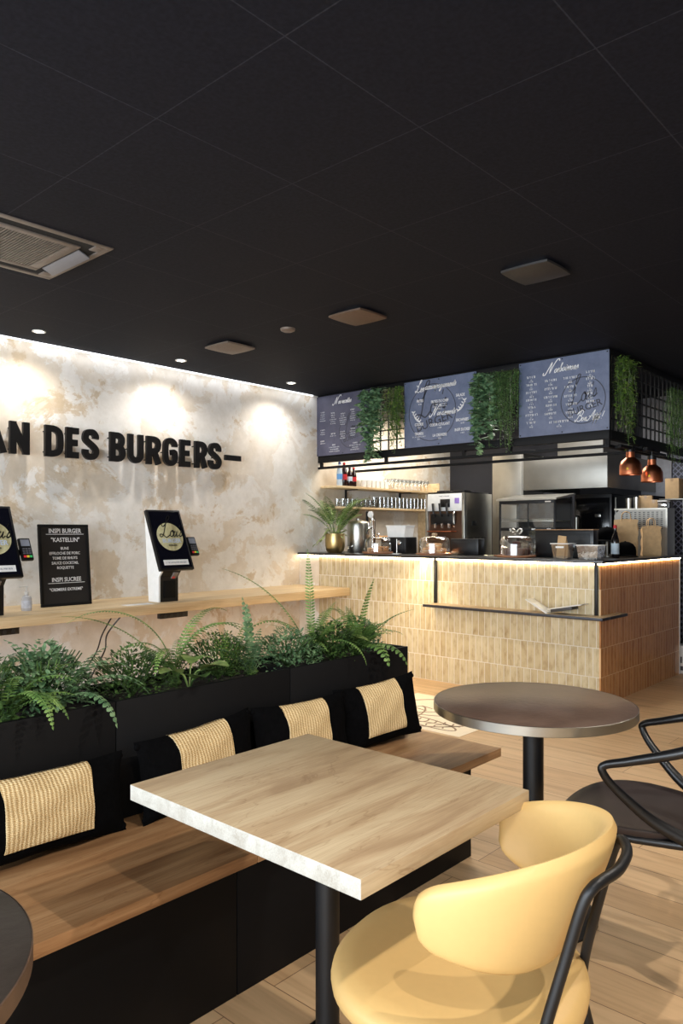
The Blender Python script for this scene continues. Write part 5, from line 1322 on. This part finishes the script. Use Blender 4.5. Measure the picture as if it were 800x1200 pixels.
# heat lamps
def heat_lamp(x, y, z, label):
    t = thing('copper_heat_lamp', label, 'lamp', (x, y, z), 0, 'copper heat lamps over the counter end')
    b = B(); lathe(b, [(.083, 0), (.088, .004), (.086, .08), (.072, .115), (.036, .145), (.034, .19)], (x, y, z), 40, capb=False); obj('lamp_shade', b, copper, t)
    b = B(); lathe(b, [(.078, .012), (.08, .08), (.066, .11), (.03, .14)], (x, y, z), 32, capb=False, capt=False); obj('reflector', b, white_plastic, t)
    b = B(); lathe(b, [(.036, .19), (.036, .222), (.012, .226)], (x, y, z), 28); tube(b, [(x, y, z + .224), (x, y, 2.03)], .006, 8); obj('lamp_holder', b, black_plastic, t)
    b = B(); ball(b, (x, y, z + .07), .035, sc_=(1, 1, 1.2)); obj('bulb', b, white_plastic, t)
    b = B(); M = frame_m((x - .0885, y - .01, z + .04), (0, -1, 0), (0, 0, 1)); prism(b, [(-.012, 0), (.012, 0), (0, .022)], .0012, M); obj('warning_sticker', b, simple('yellow_sticker', rgb(240, 200, 40), .5) if 'yellow_sticker' not in bpy.data.materials else bpy.data.materials['yellow_sticker'], t)
heat_lamp(6.2, 2.372, 1.822, 'copper heat lamp shade hanging under the canopy, left of the two')
heat_lamp(6.45, 2.286, 1.772, 'copper heat lamp shade hanging under the canopy, right of the two')
t = thing('lamp_rail', 'thin black rail under the canopy carrying the copper heat lamps', 'rail', (6.4, 2.36, 2.03))
b = B(); box(b, 5.95, 7.0, 2.352, 2.38, 2.004 + .026, 2.055, .002); box(b, 6.42, 6.45, 2.27, 2.352, 2.03, 2.055); box(b, 6.3, 6.6, 2.27, 2.30, 2.0301, 2.0549)
box(b, 6.0, 6.03, 2.38, 2.4205, 2.03, 2.055); box(b, 6.9, 6.93, 2.38, 2.4205, 2.03, 2.055); obj('rail_bar', b, black_frame, t)

# hanging plants
def hanging(x, y0, y1, ztop, zbot, kind, m, label, name, seed, xr=.06, horiz='Y'):
    rr = random.Random(seed); bm = B(); st = B(); n = {'ivy': 17, 'fine': 36, 'soft': 24}[kind]
    for k in range(n):
        yy = y0 + (y1 - y0) * rr.random(); xx = x + rr.uniform(-xr, xr * .2); L = (ztop - zbot) * (rr.uniform(.45, 1) if k > 2 else 1)
        if abs((yy - y0) / (y1 - y0) - .5) > .3: L *= .75
        pts = [Vector((xx if horiz == 'Y' else yy, yy if horiz == 'Y' else xx, ztop))]; dx = rr.uniform(-.04, .04)
        m_ = 8
        for j in range(1, m_ + 1):
            s = j / m_; p = pts[0] + Vector((rr.uniform(-.012, .012) - .03 * math.sin(PI * s), rr.uniform(-.012, .012) + dx * s, -L * s)); pts.append(p)
        tube(st, pts, .0025, 4)
        cnt = {'ivy': 20, 'fine': 60, 'soft': 46}[kind]
        for q in range(cnt):
            s = (q + rr.random()) / cnt * m_; i = min(m_ - 1, int(s)); c = pts[i].lerp(pts[i + 1], s - i)
            a = rr.uniform(0, 2 * PI)
            if kind == 'ivy':
                l = rr.uniform(.05, .085); u = Vector((math.cos(a), math.sin(a), rr.uniform(-.9, .1))).normalized(); v = u.cross(Vector((rr.uniform(-.4, .4), rr.uniform(-.4, .4), 1))).normalized()
                w_ = u.cross(v); P_ = [(0, 0), (-.1, .42), (.35, .36), (.5, .5), (.62, .22), (1, 0), (.62, -.22), (.5, -.5), (.35, -.36), (-.1, -.42)]
                vs = [c + u * (px * l + .01) + v * py * l + w_ * abs(py) * l * .25 for px, py in P_]
                add_raw(bm, vs, [(0, 1, 2), (0, 2, 3, 4), (0, 4, 5, 6), (0, 6, 7, 8), (0, 8, 9)])
            else:
                l = rr.uniform(.012, .022) if kind == 'fine' else rr.uniform(.03, .055); w = l * (.35 if kind == 'fine' else .17)
                u = Vector((math.cos(a), math.sin(a), rr.uniform(-.8, .5))).normalized(); v = u.cross(Vector((0, 0, 1))).normalized()
                o_ = u * (.012 if kind == 'fine' else .0)
                if kind == 'fine': c = c + u * rr.uniform(0, .015)
                add_raw(bm, [c + o_, c + o_ + u * l * .5 + v * w, c + o_ + u * l, c + o_ + u * l * .5 - v * w], [(0, 1, 2, 3)])
    t = thing(name, label, 'hanging plant', (x if horiz == 'Y' else (y0 + y1) / 2, (y0 + y1) / 2 if horiz == 'Y' else x, zbot), 0, 'green plants hanging from the canopy')
    obj('foliage', bm, m, t, 0); obj('stems', st, leaf_dark, t)
FP = FX - .025
hanging(FP, 4.98, 4.68, 2.80, 2.07, 'ivy', leaf_ivy, 'dark ivy hanging from the canopy just right of the Nos recettes board', 'hanging_ivy', 11)
hanging(FP, 4.66, 4.46, 2.78, 2.12, 'soft', leaf_lime, 'bright feathery plant hanging left of the middle menu board', 'hanging_fern', 12)
hanging(FP, 3.66, 3.42, 2.78, 2.06, 'ivy', leaf_ivy, 'dark ivy hanging just right of the middle menu board', 'hanging_ivy', 13)
hanging(FP, 3.40, 3.19, 2.76, 2.06, 'fine', simple('fine_green_leaf', rgb(88, 128, 74), .5, 0, .3, 30), 'fine leaved plant hanging left of the Nos boissons board', 'hanging_vine', 14)
hanging(FY - .03, 5.93, 6.27, 2.77, 2.04, 'soft', leaf_lime, 'bushy green plant hanging on the canopy side right of the Nos boissons board', 'hanging_fern', 15, horiz='X')
hanging(FY - .03, 7.05, 7.62, 2.68, 1.99, 'fine', bpy.data.materials['fine_green_leaf'], 'fine leaved plant hanging far along the canopy side at the right photo edge', 'hanging_vine', 16, horiz='X')

# ------------------------------------------------------------------ plants in the planters
ZS = .793
def fern(x, y, n, L, m, label, seed, e=(50, 80), e1=(-45, 5), lf=.026, az=None, sp_=.0125, w=.0052, specials=()):
    t = thing('fern', label, 'plant', (x, y, ZS), 0, 'ferns in the planter boxes'); rr = random.Random(seed); n = int(n * 1.7)
    b = B(); lathe(b, [(.02, 0), (.03, .012), (.012, .03)], (x, y, ZS), 10); obj('crown', b, leaf_dark, t)
    for k in range(n):
        a = (rr.uniform(0, 2 * PI) if az is None else rr.uniform(*az)); b = B(); L2 = L * rr.uniform(.65, 1)
        frond(b, (x + .012 * math.cos(a), y + .012 * math.sin(a), ZS + .01), a, L2, R(rr.uniform(*e)), R(rr.uniform(*e1)), lf * rr.uniform(.85, 1.15), int(L2 * .88 / sp_), w, curl=rr.uniform(-.4, .4), fwd=.35); obj('frond', b, m, t, 0)
    for (a, L2, e0, e1_, lf2) in specials:
        q = max(1, lf2 / .026); b = B(); frond(b, (x, y, ZS + .01), R(a), L2, R(e0), R(e1_), lf2, int(L2 * .88 / (sp_ * q * .85)), w * q * 1.25, fwd=.35); obj('frond', b, m, t, 0)
def bush(x, y, r, h, m, label, seed, n=420, l=.028, w=.010, rx=1.0):
    t = thing('leafy_bush', label, 'plant', (x, y, ZS), 0, 'low leafy plants in the planter boxes'); rr = random.Random(seed); b = B(); s_ = B()
    for k in range(n):
        a = rr.uniform(0, 2 * PI); q = rr.random() ** .5; zz = rr.random(); rad = r * q * (1 - .35 * zz ** 3)
        px_, py_ = x + rad * math.cos(a) * rx, y + rad * math.sin(a) * .75; pz = ZS + .01 + h * zz * (1 - .45 * q * q)
        leafy(b, (px_, py_, pz), a + rr.uniform(-.8, .8), R(rr.uniform(-10, 70)), l * rr.uniform(.7, 1.3), w * rr.uniform(.7, 1.2), .2)
    for k in range(24):
        a = rr.uniform(0, 2 * PI); tube(s_, [(x, y, ZS), (x + r * .5 * math.cos(a) * rx, y + r * .4 * math.sin(a), ZS + h * .5), (x + r * .8 * math.cos(a) * rx, y + r * .6 * math.sin(a), ZS + h * .8)], .002, 4, 3)
    obj('foliage', b, m, t, 0); obj('stems', s_, leaf_dark, t)
def broad(x, y, label, seed, n=6, L=.12):
    t = thing('broad_leaf_plant', label, 'plant', (x, y, ZS), 0, 'broad leaved plants in the planter boxes'); rr = random.Random(seed)
    for k in range(n):
        a = k * 2 * PI / n + rr.uniform(-.3, .3); b = B(); tip = (x + .05 * math.cos(a), y + .05 * math.sin(a), ZS + rr.uniform(.05, .1))
        tube(b, [(x, y, ZS), ((x + tip[0]) / 2, (y + tip[1]) / 2, tip[2] - .015), tip], .003, 5, 3); leafy(b, tip, a, R(rr.uniform(0, 35)), L * rr.uniform(.8, 1.1), .042, .35); obj('leaf', b, leaf_pale if k % 2 else leaf_dark, t, 60)
fern(.98, 2.22, 13, .30, leaf_fern, 'yellow-green fern in the nearest planter box, drooping over its front at the left photo edge', 21, e1=(-70, -10), lf=.032, w=.007, sp_=.013, specials=((-85, .33, 65, -85, .03), (-60, .26, 60, -75, .028)))
bush(1.10, 2.27, .17, .22, leaf_blue, 'bluish leafy plant in the nearest planter box by the left photo edge', 22, 1150, .026, .008)
bush(.88, 2.24, .16, .23, leaf_dark, 'dark green leafy plant at the very left edge of the photo', 27, 700, .026, .007)
fern(1.15, 2.25, 10, .30, leaf_blue, 'bluish fern at the right end of the nearest planter box, trailing over its corner', 23, e=(45, 85), e1=(-50, 20), lf=.032, w=.011, sp_=.019, specials=((-70, .30, 45, -85, .03), (-25, .34, 50, -60, .018)))
bush(1.42, 2.25, .17, .17, leaf_dark, 'dark small leaved plant at the left end of the middle planter box', 24, 1300, .018, .005)
fern(1.62, 2.29, 6, .30, leaf_fern, 'tall arching fern with long thin fronds in the middle planter box before the kiosk', 25, e=(70, 88), e1=(-60, -10), specials=((150, .54, 86, -40, .026), (165, .50, 60, 0, .024), (175, .38, 86, -70, .03), (-20, .46, 87, -60, .034), (0, .44, 80, -45, .034), (15, .48, 84, -30, .034), (-40, .40, 88, -30, .032), (-140, .36, 84, -75, .028)))
broad(1.60, 2.17, 'broad leaved plant low in the front of the middle planter box', 26)
bush(1.80, 2.26, .16, .18, leaf_dark, 'dark mossy plant at the right end of the middle planter box', 28, 1400, .016, .004)
fern(1.88, 2.29, 8, .22, leaf_lime, 'small bright green fern between the middle and far planter boxes', 29, e=(60, 88), e1=(20, 60), lf=.022)
fern(1.95, 2.24, 9, .26, leaf_blue, 'silvery green fern with upright frond at the right end of the middle planter box', 30, e=(50, 88), e1=(-40, 40), lf=.028, w=.010, sp_=.017, specials=((100, .30, 88, 72, .034), (80, .27, 86, 78, .034)))
bush(2.15, 2.24, .17, .16, leaf_blue, 'low leafy plant at the left end of the far planter box', 31, 900, .022, .006)
fern(2.32, 2.27, 10, .34, leaf_fern, 'tallest fern with one upright frond, in the middle of the far planter box', 32, e=(60, 86), e1=(-45, 10), lf=.028, specials=((70, .48, 89, 80, .032), (150, .58, 70, 14, .034), (160, .42, 76, -50, .034), (-20, .46, 76, -65, .034), (-70, .34, 60, -85, .024), (20, .44, 76, -40, .034)))
broad(2.44, 2.26, 'broad leaved plant in the far planter box beside the tallest fern', 33)
bush(2.64, 2.27, .12, .15, leaf_blue, 'leafy plant at the right end of the far planter box', 34, 500, .024, .008)
fern(2.58, 2.23, 15, .30, leaf_fern, 'bushy dark fern at the right end of the far planter box, drooping over its front', 35, e=(45, 88), e1=(-50, 40), lf=.04, sp_=.014, w=.0075, specials=((-100, .27, 45, -80, .05), (-72, .29, 40, -75, .05), (-60, .34, 60, 10, .03), (-90, .36, 85, 60, .032)))
bush(2.40, 2.22, .15, .16, leaf_dark, 'dark low leafy plant in front of the tallest fern', 36, 900, .02, .006)

# ------------------------------------------------------------------ light
w = bpy.data.worlds.new('world'); sc.world = w; w.use_nodes = True
bg = w.node_tree.nodes['Background']; bg.inputs[0].default_value = (.80, .88, 1, 1); bg.inputs[1].default_value = 1.2
def light(kind, name, loc, energy, color, target=None, **kw):
    l = bpy.data.lights.new(name, kind); l.energy = energy; l.color = color
    for k_, v in kw.items(): setattr(l, k_, v)
    o = bpy.data.objects.new(name, l); COL.objects.link(o); o.location = loc
    if target is not None: o.rotation_euler = (Vector(target) - Vector(loc)).to_track_quat('-Z', 'Y').to_euler()
    return o
for x in (.05, 1.32, 2.59, 3.85, 5.17):
    light('SPOT', 'downlight_beam', (x, 5.34, 2.80), 38, (1, .94, .87), (x, 5.53, 0), spot_size=R(140), spot_blend=1.0, shadow_soft_size=.03)
# daylight through the shop window behind the camera
light('AREA', 'window_daylight', (-2.9, 1.3, 1.5), 530, (.83, .92, 1), (2, 1.5, 1.0), shape='RECTANGLE', size=7.0, size_y=2.2)
light('AREA', 'cove_strip_glow', (1.4, 5.60, CZ - .016), 7, (.95, .97, 1), (1.4, 5.66, 1.9), shape='RECTANGLE', size=8.8, size_y=.02)
# ceiling spots over the seating
for (x, y, e, tx, ty) in ((1.9, -.35, 75, 1.3, 1.0), (3.3, .3, 60, 2.3, .9), (.3, -.3, 50, .9, 1.3), (4.2, 3.0, 40, 4.2, 3.0), (4.6, .4, 35, 4.4, .6)):
    light('SPOT', 'ceiling_spot_beam', (x, y, 2.8), e * 1.65, (1, .92, .82), (tx, ty, 0), spot_size=R(100), spot_blend=.5, shadow_soft_size=.025)
# counter glow
light('AREA', 'counter_led_glow', (CX - .018, (CY + WL) / 2, CT - .036), 26, (1, .80, .52), (CX + .06, (CY + WL) / 2, .6), shape='RECTANGLE', size=.012, size_y=3.2)
# bar and kitchen
light('AREA', 'bar_shelf_light', (6.9, 5.2, 2.6), 19, (1, .84, .62), (6.9, 5.5, 1.5), shape='RECTANGLE', size=1.8, size_y=.1)
light('AREA', 'kitchen_ceiling_light', (6.8, 3.6, 2.78), 60, (1, .95, .88), (6.8, 3.6, 0), shape='RECTANGLE', size=1.0, size_y=1.6)
for y in (): light('SPOT', 'board_spot_beam', (4.6, y, 2.8), 16, (.92, .95, 1), (5.86, y, 2.4), spot_size=R(80), spot_blend=.8, shadow_soft_size=.03)
